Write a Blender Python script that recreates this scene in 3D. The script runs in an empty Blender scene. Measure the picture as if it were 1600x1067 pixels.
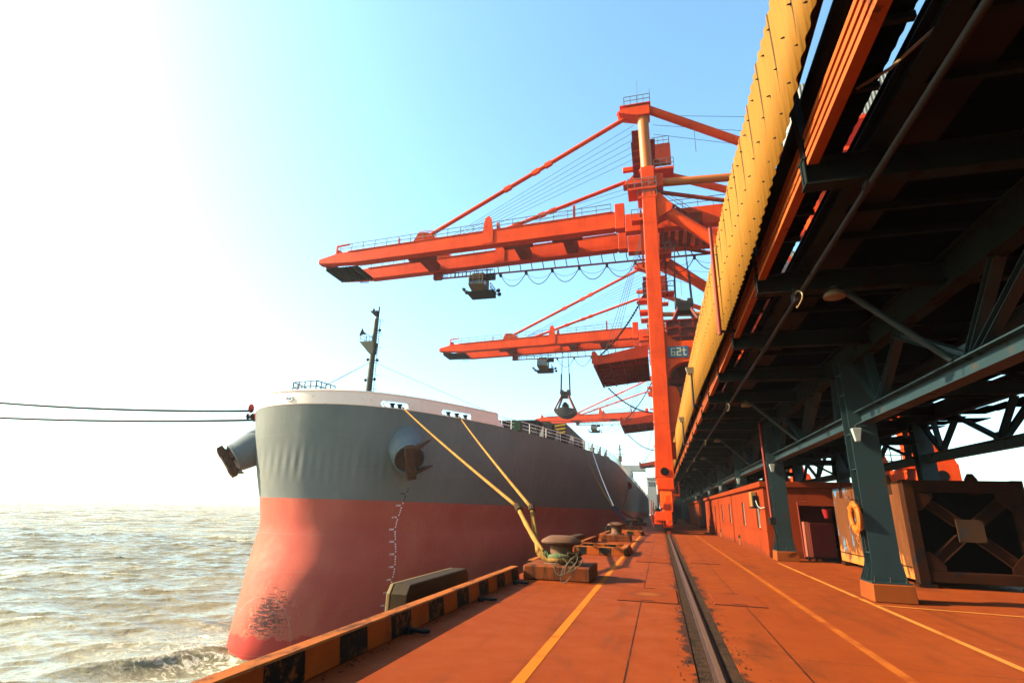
import bpy, bmesh, math, random
from mathutils import Vector, Matrix
import numpy as np
random.seed(7); rng = np.random.default_rng(11)
S = bpy.context.scene
COL = S.collection

# ------------------------------------------------------------------ camera
cd = bpy.data.cameras.new('camera'); cam = bpy.data.objects.new('camera', cd); COL.objects.link(cam)
cd.sensor_width = 36.0; cd.lens = 18.5175; cd.clip_start = 0.05; cd.clip_end = 60000
R = ((0.9654785727635073, 0.053286157862076994, 0.25497394163882414),
     (0.2591178997272472, -0.2965336309378626, -0.9191984115324329),
     (0.02662779704521158, 0.9535346826954462, -0.3001042640842240))
cam.matrix_world = Matrix.Translation((0, 0, 1.7)) @ Matrix([list(r) for r in R]).to_4x4()
S.camera = cam

# ------------------------------------------------------------------ light
SUN_EL = math.radians(29.5); SUN_AZ = math.radians(11)      # from -X, turned 11 degrees towards -Y
sdir = Vector((-math.cos(SUN_EL)*math.cos(SUN_AZ), -math.cos(SUN_EL)*math.sin(SUN_AZ), math.sin(SUN_EL)))
sl = bpy.data.lights.new('sun', 'SUN'); sl.energy = 5.0; sl.angle = math.radians(0.55); sl.color = (1.0, 0.84, 0.60)
so = bpy.data.objects.new('sun', sl); COL.objects.link(so)
so.rotation_euler = (-sdir).to_track_quat('-Z', 'Y').to_euler()
W = bpy.data.worlds.new('World'); S.world = W; W.use_nodes = True
nt = W.node_tree; sky = nt.nodes.new('ShaderNodeTexSky'); sky.sky_type = 'NISHITA'; sky.sun_disc = False
sky.sun_elevation = SUN_EL
sky.sun_rotation = math.atan2(sdir.x, sdir.y)
sky.air_density = 1.0; sky.dust_density = 2.0; sky.ozone_density = 0.3; sky.altitude = 0
bg = nt.nodes['Background']; bg.inputs[1].default_value = 0.09
tint = nt.nodes.new('ShaderNodeVectorMath'); tint.operation = 'MULTIPLY'; tint.inputs[1].default_value = (.74, 1.06, 1.06)   # the river air is a little greener
nt.links.new(sky.outputs[0], tint.inputs[0]); nt.links.new(tint.outputs[0], bg.inputs[0])
vs = S.view_settings
vs.view_transform = 'Standard'; vs.look = 'None'; vs.gamma = 1.0; vs.use_curve_mapping = False
vs.exposure = 2.3
S.cycles.max_bounces = 6; S.cycles.volume_bounces = 0
S.cycles.use_denoising = True

# ------------------------------------------------------------------ helpers
ORG = {}
def V(*a): return Vector(a)
def tag(o, label=None, cat=None, group=None, kind=None):
    if label: o['label'] = label
    if cat: o['category'] = cat
    if group: o['group'] = group
    if kind: o['kind'] = kind
    return o
def thing(name, loc, label, cat, group=None):
    o = bpy.data.objects.new(name, None); COL.objects.link(o); o.location = loc
    o.empty_display_size = 0.2; ORG[o] = Vector(loc)
    return tag(o, label, cat, group)
def copy_tree(o, parent=None):
    c = o.copy(); COL.objects.link(c)
    if parent: c.parent = parent
    for ch in o.children: copy_tree(ch, c)
    return c
class MB:
    def __init__(s): s.v = []; s.f = []; s.mi = []
    def add(s, vs, fs, mi=0):
        b = len(s.v); s.v += [tuple(v) for v in vs]
        for f in fs: s.f.append(tuple(b+i for i in f)); s.mi.append(mi)
        return s
    def box(s, x0, x1, y0, y1, z0, z1, mi=0):
        vs = [(x, y, z) for z in (z0, z1) for y in (y0, y1) for x in (x0, x1)]
        return s.add(vs, [(0,2,3,1),(4,5,7,6),(0,1,5,4),(1,3,7,5),(3,2,6,7),(2,0,4,6)], mi)
    def hexa(s, p, mi=0):     # 4 bottom + 4 top, both counter-clockwise
        return s.add(p, [(3,2,1,0),(4,5,6,7),(0,1,5,4),(1,2,6,5),(2,3,7,6),(3,0,4,7)], mi)
    def bar(s, a, b, w, h, up=(0,0,1), mi=0, w2=None, h2=None):
        a = Vector(a); b = Vector(b); d = (b-a).normalized(); u = Vector(up)
        if abs(d.dot(u)) > .98: u = Vector((0,1,0))
        r = d.cross(u).normalized(); u = r.cross(d)
        w2 = w if w2 is None else w2; h2 = h if h2 is None else h2
        p = []
        for c, ww, hh in ((a, w, h), (b, w2, h2)):
            p += [c-r*ww/2-u*hh/2, c+r*ww/2-u*hh/2, c+r*ww/2+u*hh/2, c-r*ww/2+u*hh/2]
        return s.hexa(p, mi)
    def ibeam(s, a, b, w, h, t=.025, up=(0,0,1), mi=0):
        a = Vector(a); b = Vector(b); d = (b-a).normalized(); u = Vector(up)
        r = d.cross(u).normalized(); u = r.cross(d)
        s.bar(a+u*(h/2-t/2), b+u*(h/2-t/2), w, t, u, mi); s.bar(a-u*(h/2-t/2), b-u*(h/2-t/2), w, t, u, mi)
        return s.bar(a, b, t*.8, h-2*t, u, mi)
    def tube(s, pts, r, n=8, mi=0, cap=True, radii=None):
        P = [Vector(p) for p in pts]; vs = []; prev = None
        for i, p in enumerate(P):
            d = (P[min(i+1, len(P)-1)]-P[max(i-1, 0)]).normalized()
            if prev is None:
                u = Vector((0,0,1)) if abs(d.z) < .9 else Vector((1,0,0))
                x = d.cross(u).normalized()
            else:
                x = (prev-d*prev.dot(d)).normalized()
            prev = x; y = d.cross(x); rr = radii[i] if radii else r
            vs += [p+(x*math.cos(2*math.pi*k/n)+y*math.sin(2*math.pi*k/n))*rr for k in range(n)]
        fs = []
        for i in range(len(P)-1):
            for k in range(n):
                fs.append((i*n+k, i*n+(k+1)%n, (i+1)*n+(k+1)%n, (i+1)*n+k))
        if cap: fs.append(tuple(range(n-1,-1,-1))); fs.append(tuple(len(vs)-n+k for k in range(n)))
        return s.add(vs, fs, mi)
    def lathe(s, c, prof, n=32, mi=0, axis=None):
        c = Vector(c); q = Vector(axis).to_track_quat('Z','Y') if axis is not None else None
        vs = []
        for r, z in prof:
            for k in range(n):
                p = Vector((r*math.cos(2*math.pi*k/n), r*math.sin(2*math.pi*k/n), z))
                vs.append(c+(q @ p if q else p))
        fs = [(i*n+k, i*n+(k+1)%n, (i+1)*n+(k+1)%n, (i+1)*n+k) for i in range(len(prof)-1) for k in range(n)]
        fs.append(tuple(range(n-1,-1,-1))); fs.append(tuple(len(vs)-n+k for k in range(n)))
        return s.add(vs, fs, mi)
    def prism(s, poly, o, ax, ay, az, mi=0):   # poly in (ax, ay), extruded along az from o
        o = Vector(o); ax = Vector(ax); ay = Vector(ay); az = Vector(az); n = len(poly)
        vs = [o+ax*p[0]+ay*p[1] for p in poly]+[o+ax*p[0]+ay*p[1]+az for p in poly]
        return s.add(vs, [tuple(range(n-1,-1,-1)), tuple(range(n, 2*n))]+[(i,(i+1)%n,n+(i+1)%n,n+i) for i in range(n)], mi)
    def build(s, name, mats, parent=None, smooth=False, bevel=0, angle=40, loc=None):
        org = ORG[parent] if parent else (Vector(loc) if loc is not None else Vector((0,0,0)))
        me = bpy.data.meshes.new(name)
        A = np.array(s.v, dtype=float)-np.array(org)
        me.from_pydata(A.tolist(), [], s.f)
        if not isinstance(mats, (list, tuple)): mats = [mats]
        for m in mats: me.materials.append(m)
        me.polygons.foreach_set('material_index', s.mi)
        bm = bmesh.new(); bm.from_mesh(me); bmesh.ops.recalc_face_normals(bm, faces=bm.faces); bm.to_mesh(me); bm.free()
        if smooth:
            me.polygons.foreach_set('use_smooth', [True]*len(me.polygons))
            me.set_sharp_from_angle(angle=math.radians(angle))
        o = bpy.data.objects.new(name, me); COL.objects.link(o); ORG[o] = org
        if parent: o.parent = parent
        else: o.location = org
        if bevel:
            b = o.modifiers.new('bevel', 'BEVEL'); b.width = bevel; b.segments = 1; b.limit_method = 'ANGLE'; b.angle_limit = math.radians(50)
        return o
def railing(mb, pts, h=1.05, step=1.6, r=.03, mids=1, mi=0):
    P = [Vector(p) for p in pts]; up = Vector((0,0,1))
    for a, b in zip(P[:-1], P[1:]):
        L = (b-a).length; n = max(1, round(L/step))
        for i in range(n+1):
            p = a.lerp(b, i/n); mb.bar(p, p+up*h, 2*r, 2*r, (1,0,0), mi)
        for j in range(mids+1):
            hh = h*(j+1)/(mids+1); mb.bar(a+up*hh, b+up*hh, 2*r, 2*r, up, mi)
    return mb
def catenary(a, b, sag, n=14):
    a = Vector(a); b = Vector(b)
    return [a.lerp(b, i/n)-Vector((0,0,sag*4*(i/n)*(1-i/n))) for i in range(n+1)]

# ------------------------------------------------------------------ materials
class N:
    """small node-graph writer; k scales every constant colour (real paint is darker than it photographs)"""
    k = 0.5
    def __init__(s, name, rough=.6, metal=0, spec=.08):
        s.m = bpy.data.materials.new(name); s.m.use_nodes = True; s.t = s.m.node_tree
        s.b = s.t.nodes['Principled BSDF']; s.b.inputs['Roughness'].default_value = rough; s.b.inputs['Metallic'].default_value = metal
        s.b.inputs['Specular IOR Level'].default_value = spec
        s.tc = s.t.nodes.new('ShaderNodeTexCoord').outputs['Object']
        s._sep = None
    def link(s, a, i):
        if isinstance(a, (int, float)): i.default_value = a
        elif isinstance(a, tuple): i.default_value = (*[min(.95, c*s.k*.66) for c in a[:3]], 1) if i.type == 'RGBA' else a
        else: s.t.links.new(a, i)
    def math(s, op, a, b=0, c=None):
        n = s.t.nodes.new('ShaderNodeMath'); n.operation = op; s.link(a, n.inputs[0]); s.link(b, n.inputs[1])
        if c is not None: s.link(c, n.inputs[2])
        return n.outputs[0]
    def xyz(s, k):
        if s._sep is None:
            s._sep = s.t.nodes.new('ShaderNodeSeparateXYZ'); s.t.links.new(s.tc, s._sep.inputs[0])
        return s._sep.outputs['XYZ'.index(k)]
    def vec(s, sx, sy, sz, v=None):
        n = s.t.nodes.new('ShaderNodeMapping'); n.inputs['Scale'].default_value = (sx, sy, sz); s.link(v or s.tc, n.inputs[0]); return n.outputs[0]
    def noise(s, scale, detail=4, rough=.55, v=None, dist=0):
        n = s.t.nodes.new('ShaderNodeTexNoise'); n.inputs['Scale'].default_value = scale; n.inputs['Detail'].default_value = detail
        n.inputs['Roughness'].default_value = rough; n.inputs['Distortion'].default_value = dist; s.link(v or s.tc, n.inputs['Vector']); return n.outputs[0]
    def ramp(s, f, lo, hi, a=0., b=1.):
        n = s.t.nodes.new('ShaderNodeMapRange'); s.link(f, n.inputs[0]); n.inputs[1].default_value = lo; n.inputs[2].default_value = hi
        n.inputs[3].default_value = a; n.inputs[4].default_value = b; return n.outputs[0]
    def mix(s, f, a, b):
        n = s.t.nodes.new('ShaderNodeMix'); n.data_type = 'RGBA'; s.link(f, n.inputs[0]); s.link(a, n.inputs[6]); s.link(b, n.inputs[7]); return n.outputs[2]
    def line(s, coord, pos, w):     # 1 within w of pos
        return s.math('LESS_THAN', s.math('ABSOLUTE', s.math('SUBTRACT', coord, pos)), w)
    def col(s, c): s.link(c, s.b.inputs['Base Color']); return s
    def rough(s, r): s.link(r, s.b.inputs['Roughness']); return s
    def bump(s, h, st=.3, d=.02):
        n = s.t.nodes.new('ShaderNodeBump'); n.inputs['Strength'].default_value = st; n.inputs['Distance'].default_value = d; s.link(h, n.inputs['Height'])
        s.t.links.new(n.outputs[0], s.b.inputs['Normal']); return s

def paint(name, c, rough=.5, var=.18, rust=.0, rustc=(.16,.05,.015), scale=.6, streak=True, metal=0, bump=.05, spec=.08, k=.5):
    n = N(name, rough, metal, spec); n.k = k
    d = tuple(x*(1-var) for x in c); l = tuple(min(1, x*(1+var*.7)) for x in c)
    a = n.noise(scale, 5, .6); b = n.noise(1.4, 5, .65, n.vec(2.2, 2.2, .25) if streak else None)
    k = n.mix(n.ramp(a, .3, .7), d, l)
    k = n.mix(n.math('MULTIPLY', n.ramp(b, .48, .75), .45*var/.18), k, tuple(x*.62 for x in c))
    if rust:
        r = n.math('MULTIPLY', n.ramp(n.noise(2.3, 8, .7), .66-rust*.3, .72-rust*.28), n.ramp(b, .3, .55))
        k = n.mix(r, k, rustc)
        n.rough(n.ramp(r, 0, 1, rough, .9))
    n.col(k)
    if bump: n.bump(n.noise(9, 4), bump, .02)
    return n.m
M = {}
M['crane'] = paint('crane_paint', (.92,.066,.004), .5, .30, .22, (.28,.045,.012), scale=.3, spec=.06, k=.8)
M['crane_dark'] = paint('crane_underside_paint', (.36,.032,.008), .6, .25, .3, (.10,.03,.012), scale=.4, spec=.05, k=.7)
M['pipe'] = paint('crane_mast_paint', (.90,.21,.008), .5, .1, .05, spec=.25)
M['hopper'] = paint('hopper_paint', (.30,.026,.010), .65, .25, .3, (.12,.04,.02), spec=.2)
M['grill'] = paint('dark_steel', (.025,.024,.026), .6, .3)
M['wire'] = paint('wire_rope', (.06,.06,.065), .6, .1, streak=False, bump=0)
M['rail_grey'] = paint('galvanised_rail', (.30,.29,.28), .5, .2, .1, bump=0)
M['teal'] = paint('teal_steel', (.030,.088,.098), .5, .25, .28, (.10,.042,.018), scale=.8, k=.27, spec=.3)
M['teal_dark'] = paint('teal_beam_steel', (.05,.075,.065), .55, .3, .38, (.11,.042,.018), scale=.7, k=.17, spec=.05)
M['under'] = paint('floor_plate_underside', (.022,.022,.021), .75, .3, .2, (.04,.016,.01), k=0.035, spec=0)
M['stringer'] = paint('stringer_paint', (.66,.13,.02), .6, .2, .2)
M['conduit'] = paint('conduit_steel', (.12,.10,.085), .5, .2, .2, k=.2)
M['brown'] = paint('brown_steel', (.085,.04,.022), .6, .25, .3, k=0.09, spec=.12)
M['lamp'] = paint('lamp_housing', (.42,.30,.16), .35, .2, .1, bump=0)
M['lamp_white'] = paint('lamp_diffuser', (.55,.60,.56), .35, .1, bump=0)
M['cream'] = paint('bulwark_cream_paint', (.74,.57,.49), .6, .05, .14, (.42,.17,.05), scale=.25, k=1.55)
M['white'] = paint('white_paint', (.78,.77,.72), .5, .06, .0, streak=False, bump=0, k=1.45)
M['dkwhite'] = paint('old_white_paint', (.52,.54,.52), .55, .12, .1, k=.5)
M['podgrey'] = paint('pod_grey_paint', (.24,.27,.285), .35, .10, .14, (.19,.075,.022), scale=.5, k=.62)
M['rust'] = paint('rusty_iron', (.17,.065,.028), .8, .4, .4, (.07,.028,.014), scale=1.6, bump=.5)
M['bollard'] = paint('bollard_iron', (.25,.115,.06), .6, .3, .4, (.10,.045,.025), scale=3, streak=False, bump=.25)
M['mast'] = paint('mast_paint', (.30,.30,.22), .5, .15, .15, k=.3)
M['black'] = paint('black_rubber', (.012,.012,.012), .6, .2, streak=False)
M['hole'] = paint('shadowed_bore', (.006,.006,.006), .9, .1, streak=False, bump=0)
M['redring'] = paint('red_rat_guard', (.42,.02,.02), .4, .1, streak=False, bump=0)
M['glass'] = N('cabin_glass', .06, 0, .8).col((.03,.04,.05)).m
M['hatch'] = paint('hatch_cover_paint', (.035,.045,.043), .5, .25, .2, (.10,.045,.02))
M['coal'] = paint('grab_steel', (.055,.05,.05), .45, .3, .25, (.10,.035,.02))
M['yellow'] = paint('yellow_paint', (.70,.40,.04), .5, .15, .1)
M['sign'] = paint('blue_sign_paint', (.075,.16,.28), .45, .25, .2, (.22,.16,.08))
M['signtext'] = paint('cream_lettering', (.72,.62,.36), .5, .1, streak=False, bump=0)
M['window'] = N('window_glass', .15, 0, .6).col((.30,.26,.17)).m
M['elbox'] = paint('switch_box_paint', (.48,.22,.06), .5, .25, .25)
M['cabin'] = paint('cabin_paint', (.42,.22,.08), .6, .25, .3, k=.26)
M['redsteel'] = paint('red_cabinet_paint', (.30,.035,.025), .5, .2, .15)
M['redpipe'] = paint('red_pipe_paint', (.40,.06,.04), .5, .2, .1)

def rope_mat(name, c, c2):
    n = N(name, .9, 0, .02)
    w = n.t.nodes.new('ShaderNodeTexWave'); w.inputs['Scale'].default_value = 9; w.inputs['Distortion'].default_value = 1.5
    n.link(n.tc, w.inputs['Vector'])
    n.col(n.mix(n.ramp(n.noise(2.2, 6, .7), .35, .7), c, c2)); n.bump(w.outputs['Fac'], .6, .02); return n.m
M['rope'] = rope_mat('yellow_mooring_rope', (.66,.34,.085), (.42,.20,.05))
M['rope_green'] = rope_mat('green_chafe_sleeve', (.05,.22,.13), (.36,.26,.10))
M['rope_dark'] = rope_mat('dark_mooring_rope', (.12,.07,.035), (.06,.04,.025))
M['rope_blue'] = rope_mat('blue_rope', (.03,.06,.14), (.05,.05,.06))

def deck_mat():
    n = N('orange_quay_paint', .8, 0, .02); n.k = .40
    x, y = n.xyz('X'), n.xyz('Y')
    big = n.noise(.35, 6, .62); mid = n.noise(2.2, 7, .65); fine = n.noise(14, 6, .7)
    k = n.mix(n.ramp(big, .3, .7), (.45,.074,.014), (.55,.105,.021))
    k = n.mix(n.math('MULTIPLY', n.ramp(mid, .42, .75), .55), k, (.39,.066,.018))
    k = n.mix(n.math('MULTIPLY', n.ramp(n.noise(1.1, 8, .7, n.vec(1,.35,1), .6), .54, .68), .65), k, (.15,.045,.018))
    k = n.mix(n.math('MULTIPLY', n.ramp(n.noise(3.1, 6, .6, n.vec(.5,1.6,1), 1.2), .66, .72), .55), k, (.66,.17,.045))
    k = n.mix(n.ramp(n.noise(26, 3), .70, .74, 0, .7), k, (.10,.04,.025))
    k = n.mix(n.math('MULTIPLY', n.ramp(n.noise(1.0, 7, .7, n.vec(2.6,.12,1), .4), .54, .70), .5), k, (.20,.05,.016))
    k = n.mix(n.ramp(n.noise(.55, 8, .75, None, 1.5), .60, .66, 0, .35), k, (.24,.075,.03))
    # tar and grease stains beside the crane rail
    edge = n.math('SUBTRACT', n.math('ABSOLUTE', n.math('SUBTRACT', x, .53)), n.ramp(n.noise(1.7, 6, .7), .3, .75, .05, .55))
    k = n.mix(n.ramp(edge, -.02, .05, .85, 0), k, (.05,.035,.028))
    # plate joints
    j = n.math('MAXIMUM', n.line(x, -.46, .011), n.line(x, 1.49, .011))
    j = n.math('MAXIMUM', j, n.line(x, -3.02, .006))
    yy = n.math('ABSOLUTE', n.math('SUBTRACT', n.math('MODULO', n.math('ADD', y, 100), 7.5), 3.1))
    j = n.math('MAXIMUM', j, n.math('MULTIPLY', n.math('LESS_THAN', yy, .008), n.math('GREATER_THAN', x, .9)))
    yb = n.math('ABSOLUTE', n.math('SUBTRACT', n.math('MODULO', n.math('ADD', y, 100), 9.0), 5.2))
    j = n.math('MAXIMUM', j, n.math('MULTIPLY', n.math('LESS_THAN', yb, .006), n.math('LESS_THAN', x, .1)))
    k = n.mix(n.math('MULTIPLY', j, n.ramp(n.noise(4), .3, .5, .55, 1)), k, (.07,.025,.015))
    n.col(k); n.rough(n.ramp(mid, .3, .7, .5, .75))
    n.bump(n.math('ADD', n.math('MULTIPLY', fine, .3), n.math('ADD', mid, n.math('MULTIPLY', j, -2))), .18, .02); return n.m
M['deck'] = deck_mat()
def bed_mat():
    n = N('rail_groove_grit', .95, 0, .05)
    k = n.mix(n.ramp(n.noise(5, 8, .75), .35, .7), (.026,.016,.011), (.14,.062,.03))
    k = n.mix(n.ramp(n.noise(60, 2), .64, .7), k, (.26,.2,.16)); n.col(k); n.bump(n.noise(30, 6, .7), 1, .03); return n.m
M['bed'] = bed_mat()
def rail_mat():
    n = N('worn_rail_steel', .5, .25, .2)
    x = n.math('ABSOLUTE', n.xyz('X'))
    k = n.mix(n.ramp(x, .02, .034), (.24,.12,.07), (.08,.035,.018))
    n.col(n.mix(n.ramp(n.noise(3, 5), .4, .7, 0, .5), k, (.20,.08,.04))); n.bump(n.noise(20), .2, .01); return n.m
M['railsteel'] = rail_mat()
def line_mat(name, c, wear):
    n = N(name, .8, 0, .02); n.k = .5
    k = n.mix(n.ramp(n.noise(1.8, 7, .7), wear-.07, wear+.1), (.42,.075,.016), c)
    k = n.mix(n.ramp(n.noise(9, 6, .7), .6, .7, 0, .6), k, (.27,.07,.014)); n.col(k); return n.m
M['line'] = line_mat('yellow_line_paint', (.80,.22,.022), .34)
M['line_pale'] = line_mat('pale_line_paint', (.86,.29,.055), .40)
M['line_worn'] = line_mat('worn_line_paint', (.62,.15,.02), .46)
def stripe_mat(name, axis, period, phase, rusty=.5):
    n = N(name, .7, 0, .06)
    t = n.math('MODULO', n.math('ADD', n.math('ADD', n.xyz(axis), n.ramp(n.noise(3, 3), .3, .7, -.012, .012)), phase+period*100), period)
    black = n.math('LESS_THAN', t, period/2)
    wornb = n.mix(n.ramp(n.noise(7, 8, .75), .53, .60), (.012,.009,.006), (.34,.09,.012))
    worno = n.mix(n.ramp(n.noise(1.6, 7, .7), .4, .8), (.68,.115,.006), (.34,.056,.006))
    k = n.mix(black, worno, wornb)
    k = n.mix(n.math('MULTIPLY', n.ramp(n.noise(2.5, 8, .75, n.vec(1,1,.5)), .58, .68), rusty), k, (.09,.035,.02))
    nm = n.t.nodes.new('ShaderNodeNewGeometry'); sp = n.t.nodes.new('ShaderNodeSeparateXYZ'); n.link(nm.outputs['True Normal'], sp.inputs[0])
    top = n.math('GREATER_THAN', sp.outputs[2], .7)
    topc = n.mix(n.ramp(n.noise(4, 8, .75, n.vec(1,.5,1)), .5, .62), (.62,.16,.022), (.15,.05,.02))
    n.col(n.mix(top, k, topc)); n.bump(n.noise(12, 6, .7), .35, .02); return n.m
M['kerb'] = stripe_mat('kerb_stripes_along', 'Y', 1.22, .24)
M['kerbx'] = stripe_mat('kerb_stripes_across', 'X', .98, .91, .3)
def plinth_mat():
    n = N('stained_concrete', .75)
    k = n.mix(n.ramp(n.noise(1.2, 6), .35, .65), (.46,.10,.012), (.26,.055,.014))
    k = n.mix(n.ramp(n.noise(1.7, 8, .75, n.vec(2.5,2.5,.3)), .47, .62), k, (.05,.022,.014))
    n.col(k); n.bump(n.noise(10, 6, .7), .4, .02); return n.m
M['plinth'] = plinth_mat()
def wall_mat():
    n = N('red_rendered_wall', .9, 0, .02); n.k = .31
    k = n.mix(n.ramp(n.noise(.7, 6, .6), .3, .7), (.54,.066,.016), (.66,.098,.024))
    k = n.mix(n.math('MULTIPLY', n.ramp(n.noise(1.3, 7, .7, n.vec(1,1,.4)), .5, .72), .6), k, (.34,.055,.02))
    z = n.xyz('Z'); k = n.mix(n.ramp(n.math('SUBTRACT', z, n.ramp(n.noise(2, 5), .3, .7, 0, .35)), .0, .12, .5, 0), k, (.16,.05,.025))
    n.col(k); n.bump(n.noise(25, 5), .15, .01); return n.m
M['wall'] = wall_mat()
def clad_mat():
    n = N('yellow_corrugated_sheet', .7, 0, .06); n.k = .35
    y = n.xyz('Y')
    k = n.mix(n.ramp(n.noise(.8, 5, .6, n.vec(1,1.6,.3)), .3, .7), (.62,.25,.024), (.72,.315,.038))
    k = n.mix(n.math('MULTIPLY', n.ramp(n.noise(1.5, 7, .7, n.vec(1,3.5,.25)), .52, .7), .55), k, (.36,.19,.045))
    k = n.mix(n.ramp(n.noise(5, 6, .7, n.vec(1,1,.5)), .70, .74), k, (.38,.40,.16))
    seam = n.math('LESS_THAN', n.math('MODULO', n.math('ADD', y, 100), .84), .03)
    k = n.mix(n.math('MULTIPLY', seam, .9), k, (.07,.045,.015)); n.col(k); n.bump(n.math('SINE', n.math('MULTIPLY', y, 2*math.pi/.07)), .55, .006); return n.m
M['clad'] = clad_mat()
def greycl():
    n = N('pale_corrugated_cladding', .6)
    t = n.math('SINE', n.math('MULTIPLY', n.xyz('Y'), 18)); u = n.math('SINE', n.math('MULTIPLY', n.xyz('X'), 18))
    n.col(n.mix(n.ramp(n.noise(.5,4),.3,.7), (.55,.55,.50), (.45,.45,.41))); n.bump(n.math('ADD', t, u), .8, .03); return n.m
M['greyclad'] = greycl()
def container_mat():
    n = N('peeling_blue_and_rust', .85, 0, .04); n.k = .34
    r = n.noise(.9, 7, .65, n.vec(1,1.3,.5)); p = n.noise(1.5, 9, .72, n.vec(1,1,.55), .5)
    k = n.mix(n.ramp(r, .32, .68), (.20,.062,.022), (.31,.098,.032))
    k = n.mix(n.ramp(n.noise(3, 8, .7, n.vec(2,2,.25)), .5, .7, 0, .6), k, (.40,.13,.035))
    z = n.xyz('Z'); y = n.xyz('Y')
    # the blue paint survives towards the far end and along the top edge
    keep = n.math('ADD', n.math('ADD', p, n.ramp(y, -1.2, 3.0, -.10, .085)), n.ramp(z, 1.9, 2.7, 0, .07))
    k = n.mix(n.ramp(keep, .60, .63), k, (.16,.40,.60))
    k = n.mix(n.ramp(n.math('SUBTRACT', keep, n.ramp(n.noise(7,5),.3,.7,0,.06)), .66, .70), k, (.06,.30,.90))
    fl = n.math('SUBTRACT', z, n.ramp(n.noise(2.2, 6, .65, n.vec(1,1.8,.45)), .34, .68, -.1, 1.05))
    k = n.mix(n.ramp(fl, -.12, .06, 1, 0), k, (1.25,.37,.07))
    k = n.mix(n.ramp(n.noise(6, 8, .75), .58, .66, 0, .7), k, (.10,.045,.025))
    n.col(k); n.bump(n.noise(12, 6, .7), .25, .02); return n.m
M['container'] = container_mat()
M['frame'] = paint('rusty_frame_steel', (.20,.058,.022), .7, .3, .4, (.05,.05,.055), scale=1.2, k=.15, spec=.03)
M['buoy'] = paint('lifebuoy_orange', (.92,.17,.012), .55, .12, streak=False, bump=.1)
M['buoyrope'] = paint('lifebuoy_line', (.80,.25,.05), .8, .2, streak=False, bump=0)
def fender_mat():
    n = N('fender_panel_face', .6); n.k = .22
    n.col(n.mix(n.ramp(n.noise(2.5, 6, .7), .35, .7), (.19,.095,.026), (.10,.055,.018))); n.bump(n.noise(9,6), .3, .02); return n.m
M['fender'] = fender_mat()
M['fender_edge'] = paint('fender_edge_steel', (.40,.27,.11), .6, .2, .2)

# ================================================================== SETTING
WZ = -8.8
# ---- quay deck: one slab with a groove for the crane rail
q = MB()
q.box(-3.75, .29, -40, 620, -1.6, 0); q.box(.77, 90, -40, 620, -1.6, 0); q.box(.29, .77, -40, 620, -1.6, -.06)
tag(q.build('quay_deck', M['deck']), kind='structure')
q = MB(); q.box(-3.55, 90, -40, 620, -9.6, -1.62)
tag(q.build('quay_wall', paint('quay_wall_concrete', (.20,.15,.12), .85, .3)), kind='structure')
q = MB(); q.box(.292, .768, -39.9, 619, -.058, -.012)
tag(q.build('rail_groove', M['bed']), kind='structure')
q = MB()
for sx in (-1, 1): pass
prof = [(-.075,-.010),(.075,-.010),(.075,0),(.03,.008),(.034,.030),(.026,.040),(-.026,.040),(-.034,.030),(-.03,.008),(-.075,0)]
q.prism(prof, (.53,-39.9,0), (1,0,0), (0,0,1), (0,659,0))
tag(q.build('crane_rail', M['railsteel'], loc=(.53,0,0)), 'long worn steel crane rail running along the quay in its dark groove', 'rail')
# painted lines
def strip(name, m, x0, x1, y0, y1, z=.004):
    b = MB(); b.add([(x0,y0,z),(x1,y0,z),(x1,y1,z),(x0,y1,z)], [(0,1,2,3)]); return tag(b.build(name, m), kind='structure')
strip('painted_line', M['line'], -1.56, -1.43, -2, 62)
strip('painted_line', M['line_worn'], 2.49, 2.62, -2, 60)
strip('painted_line', M['line_pale'], 4.06, 4.17, 3, 23)
b = MB(); b.add([(4.15,13.28,.008),(9.9,12.55,.008),(9.9,12.66,.008),(4.15,13.39,.008)], [(0,1,2,3)]); tag(b.build('painted_line', M['line_pale']), kind='structure')
b = MB(); b.add([(4.15,19.1,.008),(5.9,19.3,.008),(5.9,19.38,.008),(4.15,19.2,.008)], [(0,1,2,3)]); tag(b.build('painted_line', M['line_worn']), kind='structure')
# access hatch plates let into the deck
def plate(x0, x1, y0, y1, label, ring=False):
    t = thing('access_hatch', ((x0+x1)/2, (y0+y1)/2, 0), label, 'hatch plate')
    n = N('hatch_plate_paint', .8, 0, .02); n.k = .43
    k = n.mix(n.ramp(n.noise(1.6, 6), .3, .7), (.36,.058,.014), (.46,.085,.021))
    if ring:
        ln = n.t.nodes.new('ShaderNodeVectorMath'); ln.operation = 'LENGTH'; n.link(n.tc, ln.inputs[0])
        rr = n.math('ABSOLUTE', n.math('SUBTRACT', n.math('ADD', ln.outputs['Value'], n.ramp(n.noise(3), .3, .7, -.06, .06)), .36))
        k = n.mix(n.ramp(rr, 0, .11, .55, 0), k, (.16,.06,.03)); k = n.mix(n.ramp(ln.outputs['Value'], .1, .3, .5, 0), k, (.60,.20,.04))
    n.col(k); n.bump(n.noise(10, 5), .2, .02)
    m = MB(); m.box(x0, x1, y0, y1, .001, .014); m.build('plate', n.m, t, bevel=.004)
    for a in ((x0, x1, y0-.022, y0-.002), (x0, x1, y1+.002, y1+.015)): g = MB(); g.box(*a, .0005, .012); g.build('frame_edge', M['hole'], t)
    for yy in (y0+.12, y1-.12):
        h = MB(); h.box((x0+x1)/2-.13, (x0+x1)/2+.13, yy-.025, yy+.025, .0145, .018); h.build('lifting_slot', M['hole'], t)
plate(-.93, .24, 11.7, 13.75, 'square deck hatch plate with a dark ring stain between yellow line and crane rail', True)
plate(.93, 1.88, 12.0, 13.7, 'bare deck hatch plate landward of the crane rail, opposite the ring stained plate')
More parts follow.
